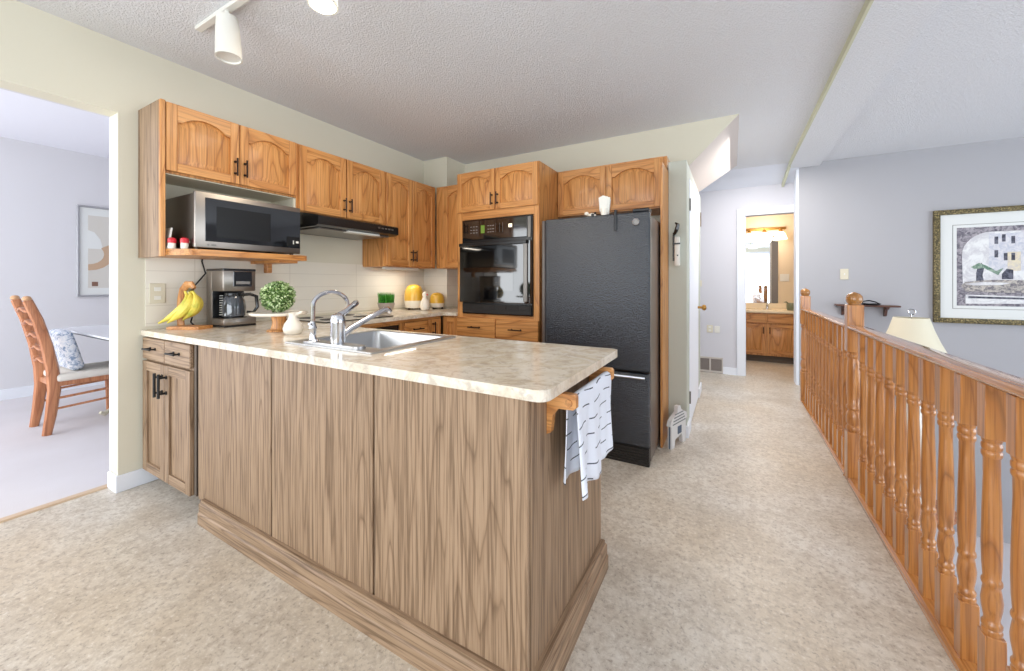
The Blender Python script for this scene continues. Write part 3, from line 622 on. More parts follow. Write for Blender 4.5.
# coffee maker, faces +x
c = thing('coffee_maker', 'stainless and black drip coffee maker with glass carafe', 'coffee maker', (-2.83, 1.30, Z))
X0, X1, Y0, Y1 = -2.955, -2.725, 1.20, 1.388
b = MB(); b.box(X0, X0+0.075, Y0, Y1, Z, Z+0.36, 0.006, 2); b.build('water_tank', steel, c)
b = MB(); b.box(X0+0.005, X1, Y0, Y1, Z, Z+0.012, 0.003); b.build('foot', black, c)
MB().box(X0+0.07, X1, Y0, Y1, Z+0.012, Z+0.055, 0.006, 2).build('base', steel, c)
MB().lathe([(0.068, 0), (0.068, 0.004)], X0+0.150, (Y0+Y1)/2, Z+0.055, 24).build('hot_plate', black, c)
MB().box(X0+0.07, X1-0.008, Y0, Y1, Z+0.225, Z+0.36, 0.008, 2).build('brew_head', steel, c)
MB().box(X0, X1-0.006, Y0-0.001, Y1+0.001, Z+0.352, Z+0.368, 0.004).build('lid', black, c)
MB().box(X1-0.009, X1-0.004, Y0+0.055, Y1-0.025, Z+0.255, Z+0.350, 0.002).build('control_panel', glassblack, c)
MB().box(X1-0.004, X1-0.002, Y0+0.068, Y1-0.038, Z+0.270, Z+0.288).build('button_strip', steel, c, smooth=False)
MB().box(X0+0.075, X0+0.082, Y0+0.004, Y1-0.004, Z+0.055, Z+0.225).build('back_plate', black, c, smooth=False)
gl = base('carafe_glass', (60, 66, 74), 0.06, spec=0.9, coat=0.5)
k_ = MB().lathe([(0.050, 0.0), (0.064, 0.006), (0.068, 0.06), (0.062, 0.105), (0.050, 0.13), (0.048, 0.135)], X0+0.150, (Y0+Y1)/2-0.004, Z+0.060, 26).build('carafe', gl, c)
MB().lathe([(0.051, 0.133), (0.053, 0.14), (0.05, 0.155), (0.02, 0.160)], X0+0.150, (Y0+Y1)/2-0.004, Z+0.060, 22).build('carafe_lid', black, k_)
hx, hy = X0+0.150, (Y0+Y1)/2-0.004
MB().tube([(hx+0.045, hy+0.02, Z+0.20), (hx+0.07, hy+0.065, Z+0.205), (hx+0.075, hy+0.10, Z+0.19), (hx+0.078, hy+0.105, Z+0.12), (hx+0.07, hy+0.085, Z+0.085), (hx+0.055, hy+0.05, Z+0.09)], [0.010, 0.010, 0.011, 0.010, 0.009, 0.008], 8).build('carafe_handle', black, k_)
b = MB()
for i in range(9): b.box(X1-0.0795+0.001*i*0, X1-0.0785, Y0+0.01, Y0+0.03, Z+0.075+i*0.015, Z+0.079+i*0.015)
b.build('level_marks', whitepl, c, smooth=False)
# banana stand and bananas
bx_, by_ = -2.86, 1.075
c = thing('banana_stand', 'bent light wood banana hanger on the counter left of the coffee maker', 'banana stand', (bx_, by_, Z))
B = lambda r, w, z: at(bx_, by_, r, w, z)
b = MB(); q = [B(-0.09, -0.055, 0), B(0.10, -0.055, 0), B(0.10, 0.055, 0), B(-0.09, 0.055, 0)]
b.prism([(p[0], p[1]) for p in q], fz, Z, Z+0.018); b.build('base', oakX, c)
pts = [B(-0.075, 0.03, 0.01), B(-0.082, 0.03, 0.10), B(-0.075, 0.028, 0.18), B(-0.055, 0.02, 0.235), B(-0.02, 0.01, 0.268), B(0.015, 0.0, 0.268), B(0.035, -0.005, 0.245)]
MB().tube(pts, [0.012, 0.011, 0.011, 0.012, 0.013, 0.012, 0.009], 10, 1.8).build('hanger', oakV, c)
MB().tube([B(0.030, -0.005, 0.252), B(0.030, -0.008, 0.232), B(0.020, -0.012, 0.226), B(0.008, -0.012, 0.232)], 0.003, 6).build('hook', bronze, c)
c = thing('banana_bunch', 'bunch of yellow bananas hanging from the wooden stand', 'bananas', B(0.012, -0.015, 0.235), )
for i, (dr_, dw, sw, ln) in enumerate(((-0.075, -0.03, -0.025, 1.0), (-0.045, -0.045, 0.0, 0.98), (-0.01, -0.02, 0.022, 0.9), (-0.03, 0.03, 0.01, 0.92))):
    P = []; Rr = []
    for j in range(11):
        t = j/10; 
        r_ = 0.012 + (sw+0.055*math.sin(t*math.pi*0.9))*(1-0.3*t) + (dr_-0.02)*t*t*1.6
        w_ = -0.015+dw*math.sin(t*math.pi*0.6); z_ = 0.228-0.19*ln*t
        P.append(B(r_, w_, z_)); Rr.append([0.006, 0.008, 0.014, 0.021, 0.0245, 0.026, 0.0255, 0.0235, 0.018, 0.010, 0.005][j])
    MB().tube(P, Rr, 10).build('banana', banana_m, c)
MB().tube([B(0.018, -0.012, 0.242), B(0.012, -0.015, 0.225)], [0.010, 0.012], 8).build('stem', bananatip, c)
# cake stand + topiary
cx_, cy_ = -2.28, 1.284
c = thing('cake_stand', 'white cake plate on a wooden pedestal beside the coffee maker', 'cake stand', (cx_, cy_, Z))
MB().lathe([(0.062, 0), (0.062, 0.008), (0.042, 0.014), (0.034, 0.05), (0.040, 0.085), (0.05, 0.092)], cx_, cy_, Z, 26).build('pedestal', oakV, c)
MB().lathe([(0.05, 0.092), (0.14, 0.094), (0.146, 0.100), (0.147, 0.110), (0.138, 0.108), (0.02, 0.104)], cx_, cy_, Z, 40).build('plate', ceramic, c)
c = thing('topiary_ball', 'round green and white leafed topiary ball on the white cake stand', 'plant', (cx_, cy_, Z+0.104))
b = MB(); cc_ = Vector((cx_-0.01, cy_, Z+0.104+0.094)); rnd = random.Random(3)
for i in range(1500):
    z_ = rnd.uniform(-1, 1); t = rnd.uniform(0, 2*math.pi); s_ = math.sqrt(1-z_*z_); nrm = Vector((s_*math.cos(t), s_*math.sin(t), z_))
    p = cc_+nrm*rnd.uniform(0.076, 0.088); a_ = nrm.cross(Vector((rnd.uniform(-1, 1), rnd.uniform(-1, 1), rnd.uniform(-1, 1)))).normalized(); d_ = (nrm*0.6+nrm.cross(a_)*rnd.uniform(0.2, 1)).normalized()
    L = rnd.uniform(0.009, 0.015); w_ = L*0.42
    vs = [b.bm.verts.new(q) for q in (p-d_*L*0.4, p+a_*w_+nrm*0.002, p+d_*L, p-a_*w_+nrm*0.002)]
    b.bm.faces.new(vs)
b.build('leaves', leafm, c, smooth=False)
MB().sphere(cc_, 0.080).build('core', base('topiary_core', (70, 96, 44), 0.9), c)
# white jug
cx_, cy_ = -2.08, 1.246
c = thing('white_jug', 'small pear-shaped white ceramic jug between the cake stand and the gooseneck tap', 'jug', (cx_, cy_, Z))
MB().lathe([(0.036, 0), (0.046, 0.010), (0.050, 0.032), (0.042, 0.058), (0.026, 0.080), (0.020, 0.098), (0.023, 0.116), (0.019, 0.117), (0.014, 0.10)], cx_, cy_, Z, 26).build('body', ceramic, c)
J = lambda r, w, z: at(cx_, cy_, r, w, z)
MB().tube([J(0.012, 0, 0.104), J(0.032, 0, 0.112), J(0.052, 0, 0.122)], [0.012, 0.009, 0.006], 8).build('spout', ceramic, c)
# grass pot
cx_, cy_ = -2.84, 2.595
c = thing('grass_pot', 'grey bowl of bright green artificial grass behind the sink', 'plant', (cx_, cy_, Z))
MB().lathe([(0.035, 0.0), (0.045, 0.004), (0.066, 0.03), (0.076, 0.065), (0.080, 0.085), (0.074, 0.085), (0.07, 0.07)], cx_, cy_, Z+0.006, 24).build('pot', potm, c)
for i in range(3): t = i*2.1+0.4; MB().tube([(cx_+0.04*math.cos(t), cy_+0.04*math.sin(t), Z+0.018), (cx_+0.055*math.cos(t), cy_+0.055*math.sin(t), Z+0.002)], 0.006, 6).build('foot', potm, c)
b = MB()
for i in range(420):
    t = rnd.uniform(0, 2*math.pi); r_ = 0.070*math.sqrt(rnd.random()); p = Vector((cx_+r_*math.cos(t), cy_+r_*math.sin(t), Z+0.075)); h = rnd.uniform(0.09, 0.125)
    a_ = Vector((math.cos(t*7), math.sin(t*7), 0))*0.0022; ln_ = Vector((math.cos(t), math.sin(t), 0))*rnd.uniform(0, 0.016)
    vs = [b.bm.verts.new(q) for q in (p-a_, p+a_, p+a_*0.7+ln_*0.5+Vector((0, 0, h*0.6)), p+ln_+Vector((0, 0, h)), p-a_*0.7+ln_*0.5+Vector((0, 0, h*0.6)))]
    b.bm.faces.new(vs)
g = b.build('grass', grassm, c, smooth=False)
# canisters and hen
def canister(x_, y_, r, h, lab):
    c = thing('ceramic_canister', lab, 'canister', (x_, y_, Z), 'yellow and white canisters in the corner')
    for i in range(3):
        t = i*2.09+0.5; MB().lathe([(0.010, 0), (0.012, 0.018)], x_+r*0.7*math.cos(t), y_+r*0.7*math.sin(t), Z, 8).build('foot', bronze, c)
    MB().lathe([(r*0.6, 0.014), (r*0.86, 0.02), (r*0.98, h*0.2), (r, h*0.36)], x_, y_, Z, 28).build('base', ceramic, c)
    MB().lathe([(r, h*0.36), (r*1.0, h*0.58), (r*0.95, h*0.72), (r*0.84, h*0.84), (r*0.66, h*0.93), (r*0.36, h*0.985), (0.002, h)], x_, y_, Z, 28).build('dome', yellow, c)
canister(-2.88, 3.005, 0.098, 0.262, 'taller yellow-domed canister with white base in the counter corner')
canister(-2.735, 3.20, 0.078, 0.175, 'shorter yellow-domed canister with white base nearest the oven tower')
x_, y_ = -2.69, 2.96
c = thing('white_hen_jar', 'white ceramic bird-shaped jar between the two yellow canisters', 'figurine', (x_, y_, Z))
MB().lathe([(0.03, 0), (0.042, 0.01), (0.050, 0.045), (0.044, 0.085), (0.026, 0.115), (0.020, 0.135), (0.026, 0.155), (0.024, 0.172), (0.012, 0.186), (0.002, 0.19)], x_, y_, Z, 22).build('body', ceramic, c)
MB().tube([at(x_, y_, 0.02, -0.01, 0.16), at(x_, y_, 0.040, -0.012, 0.155)], [0.008, 0.002], 8).build('beak', red, c)

# ---------------------------------------------------------------- towel bar and towel
c = thing('towel_bar', 'golden oak towel bar screwed to the end panel of the peninsula', 'towel bar', (-0.477, 1.27, 0.83))
for y_ in (1.06, 1.452):
    b = MB(); b.prism([(-0.477, 0.868), (-0.392, 0.868), (-0.386, 0.862), (-0.386, 0.830), (-0.394, 0.824), (-0.44, 0.822), (-0.458, 0.80), (-0.464, 0.748), (-0.477, 0.742)], lambda u, v, d: (u, d, v), y_-0.011, y_+0.011)
    b.build('bracket', oakX, c)
MB().tube([(-0.408, 1.045, 0.842), (-0.408, 1.452, 0.842)], 0.012, 12).build('rod', oakY, c)
b = MB(); uvl = b.bm.loops.layers.uv.new('UVMap'); NU, NV = 44, 40; hang, hang2 = 0.272, 0.240; rr_ = 0.016
grid = []
tot = hang+hang2+math.pi*rr_
for j in range(NV+1):
    s_ = tot*j/NV; row_ = []
    for i in range(NU+1):
        u = i/NU; y_ = 1.075+0.375*u
        if s_ < hang2: x_, z_, dn, sd = -0.408-rr_, 0.842-(hang2-s_), hang2-s_, -1
        elif s_ < hang2+math.pi*rr_: a_ = (s_-hang2)/rr_; x_, z_, dn, sd = -0.408-rr_*math.cos(a_), 0.842+rr_*math.sin(a_), 0, 0
        else: dn = s_-hang2-math.pi*rr_; x_, z_, sd = -0.408+rr_, 0.842-dn, 1
        w_ = dn/hang
        x_ += sd*(0.012*w_+0.012*w_*math.sin(u*16+0.5*sd)+0.004*w_*math.sin(u*37)) ; 
        y_ = y_+(1.26-y_)*0.10*w_ - (0.018*w_ if sd > 0 else 0.02*w_)
        z_ += 0.010*w_*math.sin(u*7.0+1.0)*sd + (w_*(0.05*u-0.02) if sd > 0 else -0.005*w_)
        row_.append((b.bm.verts.new((x_, y_, z_)), u*0.375, s_))
    grid.append(row_)
for j in range(NV):
    for i in range(NU):
        q = (grid[j][i], grid[j][i+1], grid[j+1][i+1], grid[j+1][i]); f = b.bm.faces.new([x[0] for x in q])
        for lp, x in zip(f.loops, q): lp[uvl].uv = (x[1], x[2])
tw = b.build('dish_towel', towel_m, origin=(-0.40, 1.26, 0.84), ang=180)
md = tw.modifiers.new('thick', 'SOLIDIFY'); md.thickness = 0.003
tag(tw, 'white dish towel with broken dark stripes draped over the oak towel bar', 'towel')

# ---------------------------------------------------------------- track light
c = thing('track_light', 'white ceiling track light with two cylinder heads', 'light fixture', (-1.9, 0.98, 2.563))
MB().box(-2.50, -1.15, 0.962, 0.996, 2.545, 2.5645, 0.003).build('track', whitepl, c)
def head(x_, tilt, lit):
    M = Matrix.Translation((x_, 0.979, 2.53)) @ Matrix.Rotation(math.radians(tilt), 4, 'Y')
    MB().tube([(x_, 0.979, 2.546), (x_, 0.979, 2.50)], 0.012, 8).build('stem', whitepl, c)
    h = MB().lathe([(0.03, -0.01), (0.046, -0.02), (0.052, -0.10), (0.056, -0.215), (0.058, -0.225), (0.05, -0.225), (0.048, -0.218), (0.01, -0.216)], 0, 0, 0, 24).xf(M).build('lamp_head', whitepl, c)
    if lit: MB().sphere((0, 0, -0.205), 0.045).xf(M).build('bulb', bulb_m, h)
head(-2.19, -4, False); head(-1.43, 0, True)

# ---------------------------------------------------------------- wall plates
def plate(name, lab, cat, mp, w, h, kind, group=None):
    p0 = mp(w/2, 0, 0); c = thing(name, lab, cat, p0, group)
    b = MB(); bx(b, mp, 0, w, 0, h, 0, 0.006, 0.002); b.build('cover_plate', creampl if kind != 'white' else whitepl, c)
    b = MB()
    if kind == 'outlet':
        for v in (0.28, 0.72):
            bx(b, mp, w*0.28, w*0.72, h*v-0.012, h*v+0.012, 0.006, 0.008, 0.001)
        b.build('socket', whitepl, c)
    else:
        bx(b, mp, w*0.42, w*0.58, h*0.42, h*0.60, 0.006, 0.013, 0.001); b.build('switch', whitepl, c)
plate('wall_outlet', 'double outlet plate on the tiled wall left of the bananas', 'outlet', FX(XL+0.0065, 0.94, 1.065), 0.075, 0.12, 'outlet')
plate('light_switch', 'light switch plate on the pale wall above the newel post', 'light switch', FY(1.052, 5.5495, 1.225), 0.072, 0.118, 'switch')
plate('wall_outlet', 'beige outlet plate on the hall wall above the floor vent', 'outlet', FY(-0.285, 5.7545, 0.53), 0.072, 0.10, 'outlet')
plate('light_switch', 'white plate beside the beige outlet left of the bathroom door', 'light switch', FY(-0.195, 5.7545, 0.53), 0.062, 0.09, 'white')
tag(MB().box(-0.378, -0.352, 5.742, 5.7545, 1.94, 2.13, 0.003).build('wall_plaque', base('reddish_dark_wood', (96, 54, 36), 0.6), origin=(-0.365, 5.75, 1.94)), 'small upright dark wood plaque high on the hall wall beside the closet door', 'wall plaque')
tag(MB().box(-0.375, -0.345, 5.735, 5.7545, 1.14, 1.22, 0.003).build('thermostat', creampl, origin=(-0.36, 5.75, 1.14)), 'small cream thermostat on the hall wall near the closet door', 'thermostat')
# return air vent
c = thing('floor_vent', 'grey return air vent low on the hall wall', 'vent', (-0.245, 5.75, 0.0))
b = MB(); 
for q in ((-0.395, -0.096, 0.005, 0.03), (-0.395, -0.096, 0.185, 0.208), (-0.395, -0.38, 0.03, 0.185), (-0.256, -0.236, 0.03, 0.185), (-0.112, -0.096, 0.03, 0.185)): b.box(q[0], q[1], 5.741, 5.7545, q[2], q[3], 0.002)
b.build('frame', ventf, c)
b = MB()
for x0_, x1_ in ((-0.38, -0.256), (-0.236, -0.112)):
    b.box(x0_, x1_, 5.752, 5.7545, 0.03, 0.185)
    for i in range(9): b.box(x0_, x1_, 5.744, 5.75, 0.034+i*0.017, 0.043+i*0.017)
b.build('louvres', ventm, c, smooth=False)
# things by the end panel
c = thing('wall_hook', 'dark metal hook with a white holder hung on the sage wall right of the refrigerator', 'hook', (-0.38, 3.245, 1.33))
MB().box(-0.398, -0.386, 3.235, 3.2495, 1.36, 1.58, 0.002).build('backplate', black, c)
MB().tube([(-0.39, 3.235, 1.56), (-0.375, 3.20, 1.575), (-0.36, 3.17, 1.60), (-0.352, 3.165, 1.63), (-0.372, 3.17, 1.645)], [0.008, 0.012, 0.016, 0.012, 0.006], 8).build('hook', black, c)
MB().box(-0.384, -0.345, 3.215, 3.2495, 1.32, 1.545, 0.008, 2).build('white_holder', whitepl, c)
MB().box(-0.396, -0.342, 3.21, 3.215, 1.485, 1.496).build('clip', black, c)
MB().lathe([(0.006, 0), (0.006, 0.004)], -0.36, 3.211, 1.40, 10, 'y').build('button', black, c)
# house shaped sign
c = thing('house_shaped_board', 'distressed white house-shaped wooden board standing on the floor against the oak end panel', 'decoration', (-0.37, 3.09, 0))
hx_ = -0.398
H = lambda u, v, d: (hx_+d*0.95+u*0.30, 2.965+u*0.95-d*0.30, v)
b = MB(); b.prism([(0, 0), (0.05, 0), (0.06, 0.055), (0.17, 0.075), (0.19, 0.0), (0.24, 0.0), (0.24, 0.17), (0.265, 0.172), (0.25, 0.215), (0.16, 0.255), (0.145, 0.285), (0.105, 0.285), (0.10, 0.245), (0.0, 0.205), (-0.02, 0.165), (0, 0.16)], H, 0, 0.028); b.build('board', signm, c, smooth=False)
b = MB(); b.prism([(-0.0015, 0), (0.001, 0), (0.001, 0.16), (-0.0015, 0.16)], H, 0.009, 0.018); b.build('edge_stripe', signb, c, smooth=False)
b = MB()
for i in range(4): b.prism([(0.02+i*0.012, 0.165+i*0.022), (0.23-i*0.012, 0.165+i*0.022), (0.23-i*0.012, 0.172+i*0.022), (0.02+i*0.012, 0.172+i*0.022)], H, 0.028, 0.030)
b.build('roof_stripes', stripe_m, c, smooth=False)
b = MB(); b.prism([(0.10, 0.085), (0.16, 0.085), (0.16, 0.14), (0.10, 0.14)], H, 0.028, 0.031); b.build('window', signb, c, smooth=False)

# ---------------------------------------------------------------- stair railing
c = thing('stair_railing', 'golden oak stair railing with turned balusters and two ball-topped newel posts', 'railing', (0.64, 3.0, 0))
def turned(prof_fn, b, x_, y_): pass
def baluster_mesh():
    b = MB(); w = 0.021
    b.box(-w, w, -w, w, 0.028, 0.205, 0.002).box(-w, w, -w, w, 0.752, 0.906, 0.002)
    b.lathe([(0.0195, 0.203), (0.0205, 0.209), (0.0205, 0.217), (0.0180, 0.222), (0.0205, 0.227), (0.0205, 0.236), (0.0165, 0.242), (0.0160, 0.250), (0.0205, 0.280), (0.0215, 0.300), (0.0185, 0.328), (0.0170, 0.338), (0.0200, 0.344), (0.0208, 0.350), (0.0200, 0.357), (0.0172, 0.363), (0.0195, 0.40), (0.0205, 0.46), (0.0190, 0.55), (0.0165, 0.65), (0.0168, 0.698), (0.0195, 0.703), (0.0205, 0.708), (0.0205, 0.716), (0.0180, 0.720), (0.0200, 0.724), (0.0205, 0.729), (0.0205, 0.737), (0.0182, 0.742), (0.0200, 0.748), (0.0200, 0.754)], 0, 0, 0, 16)
    return b
ys = [1.610+0.134*i for i in range(-18, 10)]+[3.195+0.1285*i for i in range(12)]
proto = baluster_mesh().build('baluster', railV, origin=(0, 0, 0), ang=40)
for i, y_ in enumerate(ys):
    o_ = proto if i == 0 else proto.copy()
    if i: COL.objects.link(o_)
    o_.parent = c; o_.location = (0.636-0.64, y_-3.0, 0); ORG[o_.name] = Vector((0.636, y_, 0))
def rail(y0, y1):
    P = [(-0.020, 0.904), (-0.024, 0.910), (-0.036, 0.914), (-0.040, 0.922), (-0.038, 0.932), (-0.028, 0.938), (0.028, 0.938), (0.038, 0.932), (0.040, 0.922), (0.036, 0.914), (0.024, 0.910), (0.020, 0.904)]
    return MB().prism(P, lambda u, v, d: (0.640+u, d, v), y0, y1).build('handrail', railY, c)
rail(-1.0, 2.99); rail(3.08, 4.76)
b = MB(); 
P = [(-0.04, 0.001), (0.04, 0.001), (0.04, 0.022), (0.03, 0.03), (-0.03, 0.03), (-0.036, 0.024), (-0.04, 0.02)]
for y0, y1 in ((-1.0, 2.99), (3.08, 4.76)): MB().prism(P, lambda u, v, d: (0.640+u, d, v), y0, y1).build('base_rail', railY, c)
def newel(y_, w):
    b = MB(); x_ = 0.641
    b.box(x_-w, x_+w, y_-w, y_+w, 0.0, 0.30, 0.004).box(x_-w, x_+w, y_-w, y_+w, 0.775, 1.058, 0.004)
    b.lathe([(w*0.86, 0.298), (w*1.0, 0.31), (w*1.0, 0.325), (w*0.8, 0.335), (w*0.98, 0.35), (w*1.02, 0.38), (w*0.9, 0.41), (w*0.72, 0.425), (w*0.97, 0.435), (w*0.97, 0.45), (w*0.8, 0.46), (w*0.92, 0.52), (w*0.93, 0.6), (w*0.84, 0.70), (w*0.76, 0.735), (w*0.95, 0.745), (w*0.95, 0.756), (w*0.8, 0.765), (w*0.9, 0.778)], x_, y_, 0, 24)
    n = b.build('newel_post', railV, c, ang=40)
    MB().lathe([(w*0.6, 1.056), (w*0.85, 1.060), (w*0.82, 1.066), (w*0.98, 1.076), (w*1.06, 1.093), (w*0.98, 1.110), (w*0.68, 1.124), (w*0.25, 1.132), (0.001, 1.135)], x_, y_, 0, 24).build('finial_ball', base('newel_ball_wood', (164, 112, 56), 0.25, coat=0.5), n)
newel(3.035, 0.0385); newel(4.81, 0.0385)

# ---------------------------------------------------------------- far wall things
c = thing('framed_picture', 'large framed print of a fountain in an arched town square on the pale wall', 'picture', (2.35, 5.5, 0.785))
px0, px1, pz0, pz1 = 1.782, 2.93, 0.788, 1.918; py_ = 5.549
b = MB(); fr = 0.050
for q in ((px0, px1, pz0, pz0+fr), (px0, px1, pz1-fr, pz1), (px0, px0+fr, pz0+fr, pz1-fr), (px1-fr, px1, pz0+fr, pz1-fr)): b.box(q[0], q[1], py_-0.035, py_-0.004, q[2], q[3], 0.006, 2)
b.build('frame', frame_m, c)
MB().box(px0+0.045, px1-0.045, py_-0.016, py_-0.008, pz0+0.045, pz1-0.045).build('mat', matboard, c, smooth=False)
def artm(name, c0, c1, sc_=24):
    m = base(name, c0, 0.7); k = N(m); v = k.coords((1, 1, 1)); k.color(k.mix(k.ramp(k.noise(v, sc_, 5, 0.75, 0.8), [(0.42, (0, 0, 0)), (0.58, (255, 255, 255))]), lin(c0), lin(c1))); return m
stone = artm('print_stone', (96, 92, 104), (168, 162, 168)); pale = artm('print_pale_wall', (232, 232, 232), (206, 204, 208), 10); bluev = artm('print_blue_facade', (194, 196, 208), (220, 218, 222)); yel = artm('print_yellow_facade', (226, 214, 186), (206, 198, 190)); dk = artm('print_dark', (50, 52, 66), (104, 104, 118)); basin_m = artm('print_basin', (196, 188, 178), (112, 108, 116), 30); grn = artm('print_green', (84, 120, 100), (160, 176, 160), 40)
ax0, ax1, az0, az1 = px0+0.168, px1-0.168, pz0+0.175, pz1-0.185
A_ = lambda u, v, d: (ax0+u*0.6, py_-0.016-d, az0+v)
W_, H_ = (ax1-ax0)/0.6, az1-az0
b = MB()
for q in ((-0.05, W_+0.05, -0.032, -0.028), (-0.05, W_+0.05, H_+0.028, H_+0.032), (-0.05, -0.043, -0.032, H_+0.032), (W_+0.043, W_+0.05, -0.032, H_+0.032)): b.prism([(q[0], q[2]), (q[1], q[2]), (q[1], q[3]), (q[0], q[3])], A_, 0, 0.001)
b.build('mat_line', greytrim, c, smooth=False)
def art(name, m, pts, d=0.001): MB().prism(pts, A_, 0, d).build(name, m, c, smooth=False)
art('print_ground', stone, [(0, 0), (W_, 0), (W_, H_), (0, H_)], 0.0006)
arc = [(0.06+0.33*(1-math.cos(t)), 0.50+0.22*math.sin(t)) for t in [i*math.pi/2/8 for i in range(9)]]
art('print_arch_opening', pale, [(0.07, 0.20)]+arc+[(W_, 0.72), (W_, 0.20)], 0.0010)
art('print_facade', bluev, [(0.36, 0.34), (W_, 0.34), (W_, 0.70), (0.36, 0.70)], 0.0014)
art('print_facade', yel, [(0.56, 0.34), (0.70, 0.34), (0.70, 0.52), (0.56, 0.52)], 0.0018)
art('print_facade', bluev, [(0.86, 0.36), (1.1, 0.36), (1.1, 0.70), (0.86, 0.70)], 0.0018)
for u_, v_ in ((0.42, 0.60), (0.42, 0.47), (0.60, 0.60), (0.60, 0.44), (0.52, 0.44), (0.50, 0.62), (0.74, 0.60), (0.76, 0.44), (0.92, 0.58), (0.92, 0.44), (1.03, 0.52)): art('print_window', dk, [(u_, v_), (u_+0.04, v_), (u_+0.04, v_+0.07), (u_, v_+0.07)], 0.0021)
art('print_statue', dk, [(0.22, 0.22), (0.31, 0.22), (0.29, 0.30), (0.31, 0.38), (0.28, 0.42), (0.24, 0.40), (0.22, 0.32)], 0.0026)
art('print_foliage', grn, [(0.16, 0.38), (0.25, 0.42), (0.34, 0.39), (0.44, 0.34), (0.52, 0.37), (0.46, 0.30), (0.30, 0.37), (0.2, 0.36)], 0.0028)
art('print_cart', dk, [(0.50, 0.26), (0.62, 0.26), (0.62, 0.35), (0.55, 0.36), (0.50, 0.31)], 0.0030)
art('print_basin', basin_m, [(0.05, 0.20), (0.10, 0.14), (W_, 0.12), (W_, 0.24), (0.4, 0.255), (0.10, 0.235)], 0.0032)
art('print_water', pale, [(0.09, 0.215), (0.3, 0.235), (0.6, 0.225), (0.5, 0.205), (0.2, 0.20)], 0.0036)
art('print_steps', pale, [(0.10, 0.11), (W_, 0.085), (W_, 0.035), (0.10, 0.02)], 0.0034)
art('print_shadow', dk, [(0.13, 0.095), (W_, 0.075), (W_, 0.060), (0.13, 0.075)], 0.0038)

c = thing('wall_shelf', 'narrow dark wood shelf on two brackets on the pale wall behind the newel post', 'shelf', (1.27, 5.5, 0.93))
MB().box(1.0, 1.515, 5.42, 5.549, 0.934, 0.952, 0.004).build('board', darkwood, c)
for x_ in (1.06, 1.41): MB().prism([(5.549, 0.934), (5.44, 0.934), (5.45, 0.915), (5.50, 0.895), (5.52, 0.84), (5.549, 0.83)], lambda u, v, d: (d, u, v), x_, x_+0.022).build('bracket', darkwood, c)
c = thing('black_tray', 'black tray with an arched handle lying on the dark wood shelf', 'tray', (1.29, 5.48, 0.953))
MB().lathe([(0.05, 0), (0.075, 0.004), (0.085, 0.016), (0.080, 0.016), (0.05, 0.008)], 1.29, 5.48, 0.953, 20).build('dish', black, c)
MB().tube([(1.215, 5.48, 0.965), (1.235, 5.48, 0.99), (1.28, 5.48, 1.0), (1.33, 5.48, 0.985), (1.365, 5.48, 0.963)], 0.006, 8).build('handle', black, c)

# lamp on a table in the lower room
lx, ly = 1.317, 4.5
c = thing('side_table', 'round wooden side table in the lower room carrying the lamp', 'table', (lx, ly, -1.3))
MB().lathe([(0.26, 0.60), (0.27, 0.61), (0.27, 0.63), (0.26, 0.64)], lx, ly, -1.3, 32).build('table_top', chairwood, c)
MB().lathe([(0.04, 0.05), (0.05, 0.10), (0.03, 0.3), (0.05, 0.5), (0.04, 0.60)], lx, ly, -1.3, 16).build('column', chairwood, c)
MB().lathe([(0.18, 0.0), (0.17, 0.03), (0.04, 0.06)], lx, ly, -1.3, 24).build('foot', chairwood, c)
c = thing('table_lamp', 'table lamp with wide cream bell shade rising behind the handrail', 'lamp', (lx, ly, -0.66))
MB().lathe([(0.10, 0), (0.11, 0.02), (0.05, 0.06), (0.11, 0.3), (0.13, 0.5), (0.10, 0.75), (0.04, 0.92), (0.03, 1.1), (0.012, 1.15), (0.010, 1.50)], lx, ly, -0.66, 22).build('base', ceramic, c)
b = MB(); b.lathe([(0.245, 0.54), (0.215, 0.60), (0.172, 0.70), (0.136, 0.80), (0.110, 0.895), (0.105, 0.895), (0.131, 0.80), (0.167, 0.70), (0.210, 0.60), (0.240, 0.54)], lx, ly, 0, 36)
b.build('lamp_shade', shade, c)
b = MB(); b.tube([(lx+0.005+0.022*math.cos(t), ly, 0.945+0.022*math.sin(t)) for t in [i*2*math.pi/16 for i in range(17)]], 0.005, 6); b.tube([(lx, ly, 0.84), (lx, ly, 0.925)], 0.005, 6); b.build('finial', chrome, c)

# ---------------------------------------------------------------- bathroom
c = thing('vanity_cabinet', 'golden oak vanity cabinet with doors and dark pulls in the bathroom', 'cabinet', (0.6, 7.1, 0))
MB().box(0.0, 1.29, 6.90, 7.39, 0.10, 0.735).build('body', oakV, c, smooth=False)
MB().box(0.0, 1.29, 6.95, 6.97, 0.0, 0.10).build('toe_kick', toe, c, smooth=False)
for i, (x0_, w) in enumerate(((0.03, 0.415), (0.465, 0.42), (0.905, 0.37))):
    drawer(c, FY(x0_, 6.899, 0.585), w, 0.135, oy, 'false_drawer')
    d = door(c, FY(x0_, 6.899, 0.13), w, 0.44, oy, 0, 0.05); pull(d, FY(x0_, 6.899, 0.13), w-0.03 if i == 0 else 0.03, 0.35, 0.10)
c = thing('vanity_counter', 'cream vanity top with moulded basin and backsplash', 'countertop', (0.6, 7.1, 0.736))
MB().box(-0.01, 1.295, 6.87, 7.395, 0.736, 0.772, 0.006).build('top', vanitytop, c)
MB().box(-0.01, 1.295, 7.375, 7.3985, 0.772, 0.86, 0.004).build('backsplash', vanitytop, c)
c = thing('bathroom_faucet', 'small chrome faucet on the cream vanity top', 'faucet', (0.49, 7.28, 0.772))
MB().lathe([(0.06, 0), (0.06, 0.008), (0.02, 0.015), (0.018, 0.06), (0.015, 0.07)], 0.49, 7.28, 0.772, 16).build('base', chrome, c)
